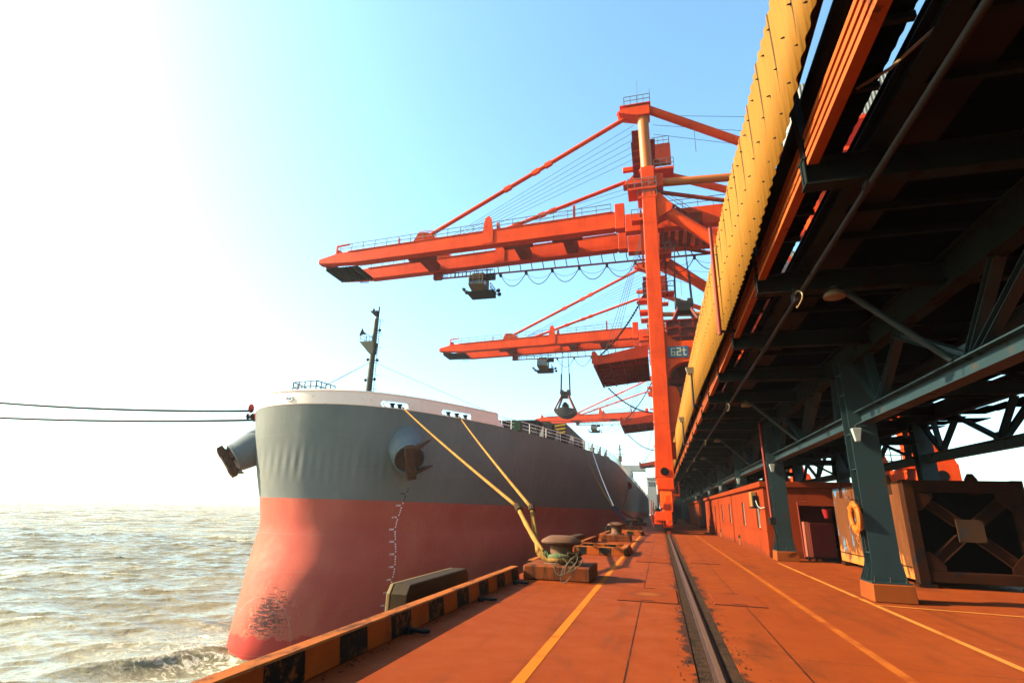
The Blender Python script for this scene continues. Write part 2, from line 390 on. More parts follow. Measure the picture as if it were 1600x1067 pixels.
plate(-.93, .24, 20.4, 22.4, 'farther deck hatch plate seaward of the rail, beside the striped kerb frame')
plate(.93, 1.9, 20.9, 22.4, 'farther deck hatch plate landward of the rail near the red building')

# ---- the muddy river, three sheets of real waves
def water_mat(name, fine, rgh=.12, spec=.4):
    n = N(name, rgh, 0, spec); n.k = .8; n.b.inputs['IOR'].default_value = 1.33
    a = n.t.nodes.new('ShaderNodeAttribute'); a.attribute_name = 'foam'
    f = n.t.nodes.new('ShaderNodeSeparateColor'); n.link(a.outputs['Color'], f.inputs[0])
    k = n.mix(n.ramp(n.noise(.05, 5, .6), .3, .7), (.20,.162,.078), (.28,.23,.118))
    fm = n.math('MULTIPLY', n.ramp(f.outputs[0], .18, .85), n.ramp(n.noise(1.6, 8, .75, n.vec(1,1,.3), 1.0), .42, .60))
    fm = n.math('MAXIMUM', fm, n.ramp(n.math('ADD', n.noise(.35, 5, .6, None, .8), n.math('MULTIPLY', n.noise(2.6, 8, .75, None, 1.2), .5)), .97, 1.07, 0, .8))
    wx = n.math('ADD', n.xyz('X'), 29.5); wy = n.math('SUBTRACT', n.xyz('Y'), 38.0)     # churned water round the bow
    rd = n.math('SQRT', n.math('ADD', n.math('MULTIPLY', wx, n.math('MULTIPLY', wx, .55)), n.math('MULTIPLY', wy, wy)))
    fm = n.math('MAXIMUM', fm, n.math('MULTIPLY', n.ramp(rd, 3.0, 11.0, 1, 0), n.ramp(n.noise(1.1, 9, .72, n.vec(1,1.3,1), 1.4), .50, .60, 0, .95)))
    k = n.mix(fm, k, (.92,.84,.66)); n.col(k); n.rough(n.ramp(fm, 0, 1, rgh, .7))
    h = n.math('ADD', n.math('MULTIPLY', n.noise(.8, 4, .5, n.vec(.6,1.4,1), .3), 1.0), n.math('MULTIPLY', n.noise(3.2, 4, .5, n.vec(.7,1.5,1), .3), .12))
    n.bump(n.math('ADD', h, n.math('MULTIPLY', fm, .12)), .8, fine); return n.m
M['water'] = water_mat('muddy_river_water', .32)
M['water_far'] = water_mat('muddy_river_water_far', .55, .2, .18)
def ocean(name, size, res, rx, ry, loc, scale, wind, seed, small):
    me = bpy.data.meshes.new(name); o = bpy.data.objects.new(name, me); COL.objects.link(o)
    m = o.modifiers.new('waves', 'OCEAN'); m.geometry_mode = 'GENERATE'; m.spatial_size = size; m.resolution = res; m.viewport_resolution = res
    m.repeat_x = rx; m.repeat_y = ry; m.size = 1; m.wave_scale = scale; m.wave_scale_min = small; m.choppiness = 1.25
    m.wind_velocity = wind; m.wave_alignment = .55; m.wave_direction = math.radians(62); m.random_seed = seed; m.depth = 60; m.damping = .4
    m.use_foam = True; m.foam_coverage = .12; m.foam_layer_name = 'foam'; m.use_normals = False
    dg = bpy.context.evaluated_depsgraph_get(); ev = o.evaluated_get(dg)
    me2 = bpy.data.meshes.new_from_object(ev, preserve_all_data_layers=True, depsgraph=dg)
    o.modifiers.clear(); o.data = me2; me2.name = name
    me2.materials.clear(); me2.materials.append(M['water']); me2.polygons.foreach_set('use_smooth', [True]*len(me2.polygons))
    n = len(me2.vertices); co = np.empty(n*3); me2.vertices.foreach_get('co', co); co = co.reshape(-1, 3)
    return o, co
def trim(o, co, keep):
    """drop faces outside the wanted area"""
    me = o.data; bm = bmesh.new(); bm.from_mesh(me); bm.verts.ensure_lookup_table()
    bmesh.ops.delete(bm, geom=[v for v, k in zip(bm.verts, keep) if not k], context='VERTS'); bm.to_mesh(me); bm.free()
near, co = ocean('river_water', 120, 22, 2, 1, None, 1.25, 6.0, 3, .02)
mn = co.min(0); mx = co.max(0)
near.data.transform(Matrix.Translation((-3.0-mx[0], 8.0-mn[1], 0))); near.location = (0, 0, WZ); tag(near, kind='structure')
X0 = -3.0-(mx[0]-mn[0]); Y1 = 8.0+(mx[1]-mn[1])
far, co = ocean('river_water', 300, 18, 5, 4, None, 1.6, 7.0, 5, .2)
mn = co.min(0); mx = co.max(0)
far.data.materials[0] = M['water_far']
far.data.transform(Matrix.Translation((-3.0-mx[0], -100.0-mn[1], 0))); far.location = (0, 0, WZ-.25); tag(far, kind='structure')
me = far.data; n = len(me.vertices); co = np.empty(n*3); me.vertices.foreach_get('co', co); co = co.reshape(-1, 3)
inside = (co[:,0] > X0+6) & (co[:,1] > 14) & (co[:,1] < Y1-6)
trim(far, co, ~inside)
b = MB(); b.add([(-7000,-3000,WZ-1.4),(7000,-3000,WZ-1.4),(7000,8000,WZ-1.4),(-7000,8000,WZ-1.4)], [(0,1,2,3)])
tag(b.build('river_water', M['water_far']), kind='structure')

# ================================================================== QUAY EDGE
def kerb(name, pieces, m, label, loc=(0,0,0)):
    b = MB()
    for (x0, x1, y0, y1) in pieces:
        along = (y1-y0) > (x1-x0)
        c = .035
        if along: b.hexa([(x0,y0,0),(x1+c,y0,0),(x1+c,y1,0),(x0,y1,0),(x0,y0,.3),(x1,y0,.3),(x1,y1,.3),(x0,y1,.3)])
        else: b.hexa([(x0,y0-c,0),(x1,y0-c,0),(x1,y1+c,0),(x0,y1+c,0),(x0,y0,.3),(x1,y0,.3),(x1,y1,.3),(x0,y1,.3)])
    o = b.build(name, m, bevel=.018); return tag(o, label, 'kerb', 'black and orange kerbs along the quay edge')
kerb('striped_kerb', [(-3.72,-3.52,-10,13.92)], M['kerb'], 'long black and orange striped kerb nearest the camera, ending at the roped bollard')
kerb('striped_kerb', [(-3.72,-3.52,15.7,22.35)], M['kerb'], 'kerb piece behind the roped bollard, up to the first striped kerb frame')
kerb('striped_kerb', [(-3.72,-3.52,25.4,32.1)], M['kerb'], 'kerb piece between the first striped kerb frame and the second bollard')
kerb('striped_kerb', [(-3.72,-3.52,34.6,41.0)], M['kerb'], 'kerb piece just beyond the second bollard')
kerb('striped_kerb', [(-3.72,-3.52,44.1,300)], M['kerb'], 'shaded far run of kerb under the ship side beyond the third bollard')
def kerb_frame(y, label):
    t = thing('kerb_frame', (-2.5, y, 0), label, 'kerb', 'kerb frames jutting into the quay')
    b = MB(); c = .07
    b.hexa([(-3.5,y-c,0),(-1.28,y-c,0),(-1.28,y+.3,0),(-3.5,y+.3,0),(-3.5,y,.3),(-1.40,y,.3),(-1.40,y+.28,.3),(-3.5,y+.28,.3)])
    b.build('front_kerb', M['kerbx'], t, bevel=.015)
    b = MB(); b.hexa([(-1.62,y+.31,0),(-1.22,y+.31,0),(-1.22,y+2.5,0),(-1.62,y+2.5,0),(-1.6,y+.31,.3),(-1.36,y+.31,.3),(-1.36,y+2.5,.3),(-1.6,y+2.5,.3)])
    b.build('end_kerb', M['kerb'], t, bevel=.015)
    b = MB(); b.box(-3.5, -1.63, y+2.3, y+2.6, 0, .3); b.build('rear_kerb', M['kerbx'], t, bevel=.015)
kerb_frame(22.55, 'first black and orange kerb frame, lit, just beyond the roped bollard')
kerb_frame(41.25, 'second black and orange kerb frame, beyond the second bollard')

def bollard(x, y, label, s=1.0):
    t = thing('bollard', (x, y, 0), label, 'bollard', 'mooring bollards along the quay edge')
    b = MB(); b.box(x-.85, x+.83, y-.82, y+.82, 0, .34); b.build('plinth', M['plinth'], t, bevel=.03)
    b = MB(); b.lathe((x, y-.1, .345), [(.46,0),(.46,.03),(.40,.045),(.335,.07),(.30,.13),(.29,.3),(.30,.40),(.34,.455),(.40,.48)], 40); b.build('shaft', M['bollard'], t, smooth=True, angle=60)
    b = MB(); b.lathe((x, y-.1, .80), [(.36,0),(.48,.018),(.525,.05),(.535,.085),(.50,.125),(.36,.20),(.30,.222),(.28,.226)], 48); b.build('head', M['bollard'], t, smooth=True, angle=35)
    for k in range(8):
        a = k*math.pi/4+.3; b = MB(); b.lathe((x+.405*math.cos(a), y-.1+.405*math.sin(a), .375), [(.035,0),(.035,.03),(.02,.034),(.02,.05)], 6); b.build('bolt', M['rust'], t)
    return t
bollard(-2.56, 14.75, 'large rusty mushroom bollard nearest the camera with yellow ropes looped round it')
bollard(-2.55, 33.4, 'bare mushroom bollard between the two striped kerb frames')
bollard(-2.55, 52.1, 'shaded far bollard with a dark rope, beyond the second kerb frame')
bollard(-2.55, 70.8, 'farthest mushroom bollard in the shade of the ship side')
for i, (x, y, lb) in enumerate([(-3.33,7.5,'nearest black mooring hook lying at the foot of the striped kerb'),(-3.24,10.4,'middle black mooring hook lying at the foot of the striped kerb'),(-3.22,12.9,'black mooring hook by the kerb end next to the roped bollard')]):
    b = MB(); b.tube([(x-.12,y+.02,.045),(x-.02,y-.03,.06),(x+.12,y-.02,.05),(x+.17,y+.03,.05),(x+.14,y+.07,.05),(x+.08,y+.06,.045)], .028, 8)
    b.lathe((x-.12,y+.02,0), [(.06,0),(.06,.05),(.04,.08)], 12)
    tag(b.build('mooring_hook', M['black'], smooth=True, loc=(x,y,0)), lb, 'hook', 'hooks along the kerb')

def fender(y, label):
    t = thing('fender_panel', (-4.2, y, .1), label, 'fender', 'fenders hung on the quay edge')
    b = MB(); pr = [(-1.48,-2.6),(1.48,-2.6),(1.48,.30),(1.36,.44),(-1.36,.44),(-1.48,.30)]
    b.prism(pr, (-4.03,y,0), (0,1,0), (0,0,1), (-.30,0,0)); b.build('panel', M['fender'], t, bevel=.02)
    b = MB(); b.prism([(p[0]*1.0, p[1]) for p in pr], (-4.34,y,0), (0,1,0), (0,0,1), (-.07,0,0)); b.build('facing_pad', M['fender_edge'], t, bevel=.015)
    b = MB(); b.box(-4.02, -3.76, y-.7, y+.7, -1.5, -.3); b.build('rubber_block', M['black'], t)
fender(10.1, 'brown fender panel nearest the camera, standing up behind the striped kerb')
fender(28.8, 'small dark fender panel top beyond the first kerb frame')
fender(47.5, 'far fender panel in shade beyond the second kerb frame')

# ================================================================== BULK CARRIER
XC = -28.4; BEAM = 22.5
DD = np.array([0,.05,.15,.35,.6,1.2,2.4,4,5.2,8.9,13.5,20.4,29.5,37,44,50,420.])
BB = np.array([0,1.0,1.75,2.65,3.45,4.75,6.25,7.7,8.55,10.75,12.95,15.9,19.2,21.2,22.25,22.5,22.5])
DN = np.array([0,.05,.15,.35,.6,1.2,2.4,4,6,8,11,13.5,20.4,29.5,37,46,56,420.])
BN = np.array([0,.85,1.5,2.25,2.9,3.9,5.15,6.5,7.9,9.0,10.6,11.9,14.6,17.8,20.0,21.8,22.5,22.5])
def smooth_tab(D, B):      # resample on sqrt(d) and smooth, so the hull shows no facets
    s = np.linspace(0, math.sqrt(420), 1600); b = np.interp(s**2, D, B)
    ker = np.hanning(61); ker /= ker.sum(); e = np.concatenate([-b[60:0:-1], b, np.full(60, b[-1])])
    return s, np.convolve(e, ker, 'same')[60:-60]
SD, BD = smooth_tab(DD, BB); SN, BNs = smooth_tab(DN, BN)
LZ = np.array([-14,-11,-8.6,-6.8,-5.2,-3.5,-2,-.2,1.85,4.4,7.3,9.4,10.7])
LY = np.array([36.4,35.4,35.2,35.7,36.4,37.3,38.2,38.8,38.8,38.3,37.75,37.4,37.2])
LK = np.array([.60,.68,.69,.74,.80,.88,.91,.89,.93,.99,1.03,1.04,1.06])
LM = np.array([1,1,1,1,.95,.75,.5,.25,.0,0,0,0,0.])   # 1 = bulbous nose lines
def catm(zs, t, x): # smooth interpolation
    r = 0; w = 0
    for o, g in ((-.5,.25),(0,.5),(.5,.25)): r = r+g*np.interp(x+o, zs, t)
    return r
def zdeck(y): return float(np.interp(y, [37,50,60,70,85,110,400],[9.45,9.4,9.15,8.8,8.4,8.3,8.3]))
def halfb(d, z):
    s = math.sqrt(max(d, 0)); m = catm(LZ, LM, z); k = catm(LZ, LK, z)
    b = (1-m)*np.interp(s, SD, BD)+m*np.interp(s, SN, BNs)
    t = min(max((d-12)/45, 0), 1); t = t*t*(3-2*t); k = k+(1-k)*t
    b *= k
    return float(min(b, BEAM))
def hpt(d, z, side): return Vector((XC+side*halfb(d, z), catm(LZ, LY, z)+d, z))
def hull_at(y, z, side, out=0.0):        # point on the hull plating at a given station, plus its outward normal
    d = y-catm(LZ, LY, z); p = hpt(d, z, side)
    a = hpt(d+.05, z, side)-hpt(max(d-.05, .001), z, side); c = hpt(y-catm(LZ, LY, z+.05), z+.05, side)-hpt(y-catm(LZ, LY, z-.05), z-.05, side)
    n = a.cross(c); n.normalize()
    if n.x*side < 0: n = -n
    return p+n*out, n
def hull_mat():
    n = N('hull_paint', .72, 0, .03); n.k = .86
    x, y, z = n.xyz('X'), n.xyz('Y'), n.xyz('Z')      # object origin: stem at the waterline, world axes
    zz = n.math('ADD', z, n.math('MULTIPLY', n.math('SUBTRACT', y, 3), .0045))   # the ship trims by the stern
    split = 1.95-WZ
    above = n.math('GREATER_THAN', zz, n.math('ADD', split, n.ramp(n.noise(.8, 4), .3, .7, -.015, .015)))
    g = n.mix(n.ramp(n.noise(.25, 5, .6), .3, .7), (.175,.185,.175), (.225,.23,.215))
    g = n.mix(n.ramp(n.noise(1.0, 6, .65, n.vec(1.6,1.6,.12)), .52, .72, 0, .35), g, (.30,.29,.25))
    g = n.mix(n.ramp(n.noise(.75, 8, .75, n.vec(1.5,1.5,.55)), .62, .70, 0, .8), g, (.30,.18,.05))
    g = n.mix(n.ramp(n.noise(2.1, 6, .7, n.vec(1,1,.6)), .70, .74, 0, .9), g, (.20,.07,.02))
    r = n.mix(n.ramp(n.noise(.3, 6, .6), .3, .7), (.50,.085,.058), (.60,.135,.085))
    r = n.mix(n.ramp(n.noise(.5, 7, .7, n.vec(1,1,.4)), .5, .75, 0, .5), r, (.66,.22,.12))
    r = n.mix(n.ramp(n.noise(6, 7, .75), .56, .72, 0, .35), r, (.38,.07,.05))
    # scuffed bulb: black speckle and scrapes where anchor chain and tugs rub
    cx = n.math('SUBTRACT', x, .6); cz = n.math('SUBTRACT', z, 2.6)
    rad = n.math('SQRT', n.math('ADD', n.math('MULTIPLY', cx, n.math('MULTIPLY', cx, .16)), n.math('MULTIPLY', cz, n.math('MULTIPLY', cz, .12))))
    patch = n.ramp(rad, .25, 1.15, 1, 0)
    rot = n.t.nodes.new('ShaderNodeMapping'); rot.inputs['Rotation'].default_value = (0, .85, 0); rot.inputs['Scale'].default_value = (.9, 1, 5.5); n.link(n.tc, rot.inputs[0])
    sc = n.math('MULTIPLY', n.ramp(n.math('ADD', n.noise(1.5, 9, .78, rot.outputs[0]), n.math('MULTIPLY', patch, .22)), .67, .705), patch)
    r = n.mix(n.math('MULTIPLY', sc, .9), r, (.035,.025,.025))
    dots = n.math('MULTIPLY', n.ramp(n.math('ADD', n.noise(9, 5, .8), n.math('MULTIPLY', patch, .14)), .67, .72), n.ramp(patch, 0, .5))
    r = n.mix(n.math('MULTIPLY', dots, .75), r, (.07,.035,.035))
    r = n.mix(n.math('MULTIPLY', n.ramp(n.noise(2.6, 8, .8, n.vec(2,2,.35)), .56, .66, 0, .75), n.ramp(patch, 0, .5)), r, (.80,.42,.14))
    wet = n.ramp(n.math('SUBTRACT', z, n.ramp(n.noise(1.1, 6, .6), .3, .7, .9, 1.5)), -.06, .06, 1, 0)
    r = n.mix(wet, r, (.50,.055,.038))
    k = n.mix(above, r, g)
    # weld seams between the strakes
    seam = n.math('LESS_THAN', n.math('ABSOLUTE', n.math('SUBTRACT', n.math('MODULO', n.math('ADD', z, 1.1), 2.6), 1.3)), .012)
    seamv = n.math('LESS_THAN', n.math('ABSOLUTE', n.math('SUBTRACT', n.math('MODULO', n.math('ADD', y, 50), 9), 4.5)), .02)
    sm = n.math('MAXIMUM', seam, seamv)
    k = n.mix(n.math('MULTIPLY', sm, n.ramp(n.noise(.4), .35, .6, .1, .5)), k, (.40,.27,.24))
    n.col(k); n.rough(n.ramp(n.noise(1.3, 5), .3, .7, .52, .66))
    # starved-plate ripple over the frames
    rip = n.math('MULTIPLY', n.math('SINE', n.math('MULTIPLY', n.math('ADD', x, n.math('MULTIPLY', y, .6)), 7.6)), n.ramp(n.math('ABSOLUTE', n.math('SUBTRACT', z, 13.6)), .2, 1.7, 1, 0))
    h = n.math('ADD', n.math('MULTIPLY', rip, .9), n.math('ADD', n.noise(.5, 3), n.math('MULTIPLY', n.noise(7, 6, .7), .12)))
    h = n.math('ADD', h, n.math('MULTIPLY', sm, .25))
    n.bump(h, .55, .035); return n.m
M['hull'] = hull_mat()
ship = thing('bulk_carrier', (XC, 37, WZ), 'huge grey and red bulk carrier moored bow towards the viewer alongside the quay', 'ship')
ds = [0.0]+[270*((i/130)**2.7) for i in range(1, 131)]
def skin(levels_fn, nl, m, name, parent, side_pair=(-1, 1), hole=None, smooth=True):
    b = MB(); nd = len(ds); grid = []
    for s in (-1, 1):
        base = len(b.v)
        for i, d in enumerate(ds):
            zt = levels_fn(d)
            for j in range(nl+1):
                b.v.append(tuple(hpt(d, zt[j], s)))
        for i in range(nd-1):
            for j in range(nl):
                a = base+i*(nl+1)+j
                if hole and hole(s, 37.5+(ds[i]+ds[i+1])/2, j): continue
                b.f.append((a, a+nl+1, a+nl+2, a+1)); b.mi.append(0)
    return b
hb = skin(lambda d: [-13+(zdeck(37.4+d)+13)*j/60 for j in range(61)], 60, None, None, None)
hull = hb.build('hull', M['hull'], ship, smooth=True, angle=180)
bm = bmesh.new(); bm.from_mesh(hull.data); bmesh.ops.remove_doubles(bm, verts=bm.verts, dist=.002); bmesh.ops.recalc_face_normals(bm, faces=bm.faces); bm.to_mesh(hull.data); bm.free()
# deck plating and stern
b = MB(); n0 = len(ds)
for s in (-1, 1):
    for d in ds: p = hpt(d, zdeck(37.4+d), s); b.v.append((p.x, p.y, p.z-.03))
for i in range(n0-1): b.f.append((i, i+1, n0+i+1, n0+i)); b.mi.append(0)
b.build('deck', paint('ship_deck_paint', (.16,.06,.04), .7, .25), ship)
ye = 37.4+270; b = MB(); b.box(XC-22.4, XC+22.4, ye-.1, ye, -12, 8.2); b.build('transom', M['hull'], ship)
# bulwark with mooring openings
HB = 1.12
fair = [(1, 39.6, 41.3), (1, 44.1, 47.1)]
dsb = sorted(set([0.0]+[12.8*((i/260)**1.7) for i in range(1, 261)])); ds_keep = ds; ds = dsb
NLB = 14
def in_open(s, y, j):
    f = (j+.5)/NLB
    for sd, a, c in fair:
        if s == sd and .04 < f < .55:
            r = .235*HB; yc = min(max(y, a+r), c-r); dz = (f-.285)*HB
            if (y-yc)**2+dz**2 < r*r: return True
    if s == -1 and y < 38.5 and abs(halfb(y-37.5, 10)-1.3) < .30 and abs((f-.45)*HB) < .15: return True
    return False
bb_ = skin(lambda d: [zdeck(37.4+d)+HB*(1-.0*d)*j/NLB for j in range(NLB+1)], NLB, None, None, None, hole=in_open)
bw = bb_.build('bulwark', M['cream'], ship, smooth=True, angle=180)
bm = bmesh.new(); bm.from_mesh(bw.data); bmesh.ops.remove_doubles(bm, verts=bm.verts, dist=.002); bmesh.ops.recalc_face_normals(bm, faces=bm.faces); bm.to_mesh(bw.data); bm.free()
so_ = bw.modifiers.new('thick', 'SOLIDIFY'); so_.thickness = .12; so_.offset = -1
# sloped end pieces of the bulwark
for s in (-1, 1):
    p = hpt(12.75, zdeck(50.2), s); t = hpt(13.8, zdeck(50.2), s); b = MB(); pts = [p, t, p.lerp(t, .35)+V(0,0,.55), p+V(0,0,HB)]
    b.add([*pts]+[q+V(-s*.1,0,0) for q in pts], [(0,1,2,3),(7,6,5,4),(0,4,5,1),(1,5,6,2),(2,6,7,3),(3,7,4,0)]); b.build('bulwark_end', M['cream'], ship)
ds = ds_keep
def railcap(s):
    return [hpt(d, zdeck(37.4+d)+HB, s)+V(0,0,.03) for d in dsb[::6]]
for s in (-1, 1):
    b = MB(); b.tube(railcap(s), .07, 6); b.build('bulwark_rail', M['cream'], ship, smooth=True)
# white rims and rollers of the fairleads
for sd, a, c in fair:
    r = .235*HB; zc = .285*HB; pts = []
    for k in range(33):
        an = 2*math.pi*k/32; yy = (c-r if math.cos(an) > 0 else a+r)+r*math.cos(an); dz = r*math.sin(an)
        pts.append(hull_at(yy, zdeck(yy)+zc+dz, sd, .04)[0])
    b = MB(); b.tube(pts, .045, 6, cap=False); fl = b.build('fairlead', M['white'], ship, smooth=True)
    for q in ((.34, .62) if c-a < 2.0 else (.2, .48, .78)):
        yy = a+(c-a)*q; p, nn = hull_at(yy, zdeck(yy)+.02, sd, -.12)
        b = MB(); b.lathe(p, [(.24,0),(.18,.05),(.16,.26),(.24,.34),(.26,.40),(.1,.42)], 16); b.build('roller', M['black'], fl, smooth=True)
b = MB(); pts = []
for kk in range(25):
    a = 2*math.pi*kk/24; bw_ = 1.3+.34*math.copysign(abs(math.cos(a))**.6, math.cos(a)); dd_ = min(np.linspace(0, 1.2, 600), key=lambda q: abs(halfb(q, 10)-bw_))
    pts.append(hpt(float(dd_), zdeck(37.5)+.45*HB+.17*math.copysign(abs(math.sin(a))**.6, math.sin(a)), -1)+V(0,-.04,0))
b.tube(pts, .05, 6, cap=False); b.build('panama_chock', M['white'], ship, smooth=True)
# draft marks, small welded figures painted over the plating
FONT = {'0':'757','1':'262','2':'0','M':'M'}
GL = {'0':['111','101','101','101','111'],'1':['010','110','010','010','111'],'2':['111','001','111','100','111'],'3':['111','001','111','001','111'],'4':['101','101','111','001','001'],
      '5':['111','100','111','001','111'],'6':['111','100','111','101','111'],'7':['111','001','010','010','010'],'8':['111','101','111','101','111'],'9':['111','101','111','001','111'],'M':['101','111','111','101','101']}
def glyphs(b, txt, y, z, side, h=.11):
    w = h/5*1.25; x = 0
    for ch in txt:
        for r_, row in enumerate(GL[ch]):
            for c_, bit in enumerate(row):
                if bit == '1':
                    yy = y-side*0+(x+c_*w)*1.0; z1 = z+(4-r_)*h/5
                    p = [hull_at(yy+u*w, z1+v*h/5, side, .02)[0] for u, v in ((0,0),(1.06,0),(1.06,1.06),(0,1.06))]
                    b.add(p, [(0,1,2,3)])
        x += 4*w
for side, y0 in ((1, 42.9), (-1, 42.9)):
    bwht = MB(); bblk = MB()
    for m10 in range(90, 196, 2):
        z = 1.55+(m10-180)/10*.965
        if m10 % 10 == 0:
            txt = str(m10//10)+'M'; yy = y0-.42
        else: txt = str(m10 % 10); yy = y0
        lean = y0 if m10 < 184 else y0
        glyphs(bblk if m10 > 183 else bwht, txt, yy, z, side, .125)
    o = bwht.build('draft_marks', M['white'], ship); o['label'] = 'white draft figures on the red hull'
    o = bblk.build('draft_marks', M['black'], ship); o['label'] = 'black draft figures on the grey hull'
# anchor bolsters with anchors
for side in (1, -1):
    base, nn = hull_at(41.8, 6.35, side, 0)
    ax = V(side*.52, -.66, -.56).normalized()
    r = V(ax.y, -ax.x, 0).normalized(); u = r.cross(ax)
    if u.z < 0: u = -u
    L = 2.0; q = base-ax*1.6
    b = MB(); b.lathe(q, [(1.72,0),(1.60,1.8),(1.36,1.6+L-.35),(1.33,1.6+L-.34),(1.33,1.6+L),(1.22,1.6+L+.03),(1.15,1.6+L-.15),(1.1,1.0)], 48, axis=ax)
    pod = b.build('anchor_bolster', M['podgrey'], ship, smooth=True, angle=35)
    e = base+ax*(L-.05)
    b = MB(); b.lathe(e-ax*.6, [(1.12,0),(1.1,.55)], 32, axis=ax); b.build('bore', M['rust'], pod, smooth=True)
    # stockless anchor: crown piece, shank housed in the pipe, two flukes folded back
    cr = e+ax*.55; b = MB()
    t = (r*.25+u*.97).normalized(); f = t.cross(ax).normalized()     # crown runs along t
    b.bar(e-ax*.6, cr, .34, .30, t)
    def block(c0, half, wd, dp):
        b.bar(c0-t*half, c0+t*half, wd, dp, ax)
    block(cr, .75, .74, .66)
    for sg in (-1, 1):
        b.bar(cr+t*sg*.55, cr+t*sg*1.5+ax*.05, .9, .62, ax, w2=.74, h2=.5)
        # flukes: tapering plates from the crown ends back past the bolster lip
        root = cr+t*sg*.95+f*.0
        tip = root+f*side*1.95-ax*1.0+t*sg*.3
        b.bar(root, tip, .74, .38, t, w2=.12, h2=.09)
        for w_ in (-.28, .28): b.bar(cr+t*sg*(.62)+f*w_+ax*.26, cr+t*sg*1.3+f*w_+ax*.24, .1, .22, ax)
        b.bar(cr+t*sg*.98-f*.3+ax*.26, cr+t*sg*.98+f*.3+ax*.26, .1, .22, ax)
    b.build('anchor', M['rust'], ship, bevel=.04)
# red rat guards and mooring chock gear on the port bow
for (y, z, k) in ((40.7, .42, 1), (43.8, .15, 0)):
    p, nn = hull_at(y, zdeck(y)+z, -1, .25)
    dl = V(-1, -.12, 0).normalized(); b = MB()
    b.lathe(p+dl*.1, [(.10,0),(.42,.0),(.42,.04),(.10,.05)], 24, axis=dl); b.build('rat_guard', M['redring'], ship, smooth=True, angle=30)
    if k: b = MB(); b.lathe(p+V(.15,0,-.75), [(.28,0),(.22,.08),(.2,.35),(.28,.45)], 16, axis=dl); b.build('roller', M['black'], ship, smooth=True)
# foremast
mx_, my_ = XC, 47.6; mast = thing_ = None
b = MB(); b.tube([(mx_,my_,9.3),(mx_,my_,17.6)], .30, 14, radii=[.33,.27]); b.tube([(mx_,my_,17.6),(mx_,my_,20.6)], .24, 14, radii=[.26,.22]); b.tube([(mx_,my_,20.6),(mx_,my_,21.4)], .09, 8)
fm = b.build('foremast', M['mast'], ship, smooth=True)
b = MB(); b.hexa([(mx_-.25,my_-.35,16.7),(mx_+.25,my_-.35,16.7),(mx_+.25,my_+.35,16.7),(mx_-.25,my_+.35,16.7),(mx_-1.45,my_-.5,18.0),(mx_+.2,my_-.5,18.0),(mx_+.2,my_+.5,18.0),(mx_-1.45,my_+.5,18.0)])
railing(b, [(mx_-1.4,my_-.45,18.0),(mx_-1.4,my_+.45,18.0),(mx_-.3,my_+.45,18.0)], .8, .6, .02); b.build('mast_platform', M['mast'], fm)
b = MB(); b.lathe((mx_-1.0,my_-.1,18.95), [(.08,0),(.14,.25),(.46,.55),(.44,.58),(.1,.32)], 20, axis=V(-.8,-.55,.25)); b.tube([(mx_-.95,my_,18.0),(mx_-.95,my_,19.0),(mx_-.1,my_,18.4)], .05, 6); b.build('horn', M['mast'], fm, smooth=True, angle=40)
b = MB(); b.hexa([(mx_-.12,my_-.12,20.9),(mx_+.1,my_-.12,20.9),(mx_+.1,my_+.12,20.9),(mx_-.12,my_+.12,20.9),(mx_-.75,my_-.25,21.5),(mx_+.15,my_-.25,21.5),(mx_+.15,my_+.25,21.5),(mx_-.75,my_+.25,21.5)]); b.tube([(mx_-.45,my_,21.5),(mx_-.45,my_,21.8)],.13,8); b.tube([(mx_+.2,my_,20.6),(mx_+.2,my_,22.0)],.08,6); b.build('mast_light', M['grill'], fm)
for dx, z in ((.55,19.3),(-.5,16.1),(.62,16.0),(-.5,13.9),(.55,13.95)):
    b = MB(); b.lathe((mx_+dx,my_,z), [(.06,-.15),(.14,-.05),(.16,.1),(.05,.16)], 10); b.bar((mx_,my_,z-.05),(mx_+dx,my_,z-.05),.06,.06); b.build('navigation_lamp', M['grill'], fm)
b = MB()
for dy in (-.2, .2): b.bar((mx_+.48,my_+dy,9.4),(mx_+.38,my_+dy,20.5),.04,.04)
for i in range(37): b.bar((mx_+.47-.0027*i,my_-.2,9.7+.3*i),(mx_+.47-.0027*i,my_+.2,9.7+.3*i),.03,.03)
for i in range(7):
    zc = 11.4+1.5*i; b.tube([(mx_+.45+.38*math.sin(a),my_+.38*math.cos(a),zc) for a in [math.pi*k/8 for k in range(9)]], .02, 5)
b.build('ladder', M['grill'], fm)
b = MB()
for a, e in (((mx_,my_,15.9),(-37,44.5,10.2)),((mx_,my_,15.9),(-31.2,42,11.3)),((mx_,my_,15.9),(-11.6,62.2,9.4))): b.tube([a, e], .022, 5)
b.build('mast_stays', M['wire'], fm)
b = MB(); railing(b, [(-32.9,43.6,10.9),(-32.6,41.3,10.9),(-29.9,41.0,10.9),(-29.6,43.5,10.9)], 1.45, .7, .04, 2); b.box(-32.8,-29.7,41,43.6,10.7,10.82); b.bar((-32.5,42,9.4),(-32.5,42,10.7),.1,.1); b.bar((-29.9,42,9.4),(-29.9,42,10.7),.1,.1); b.build('bow_lookout_railing', M['rail_grey'], ship)
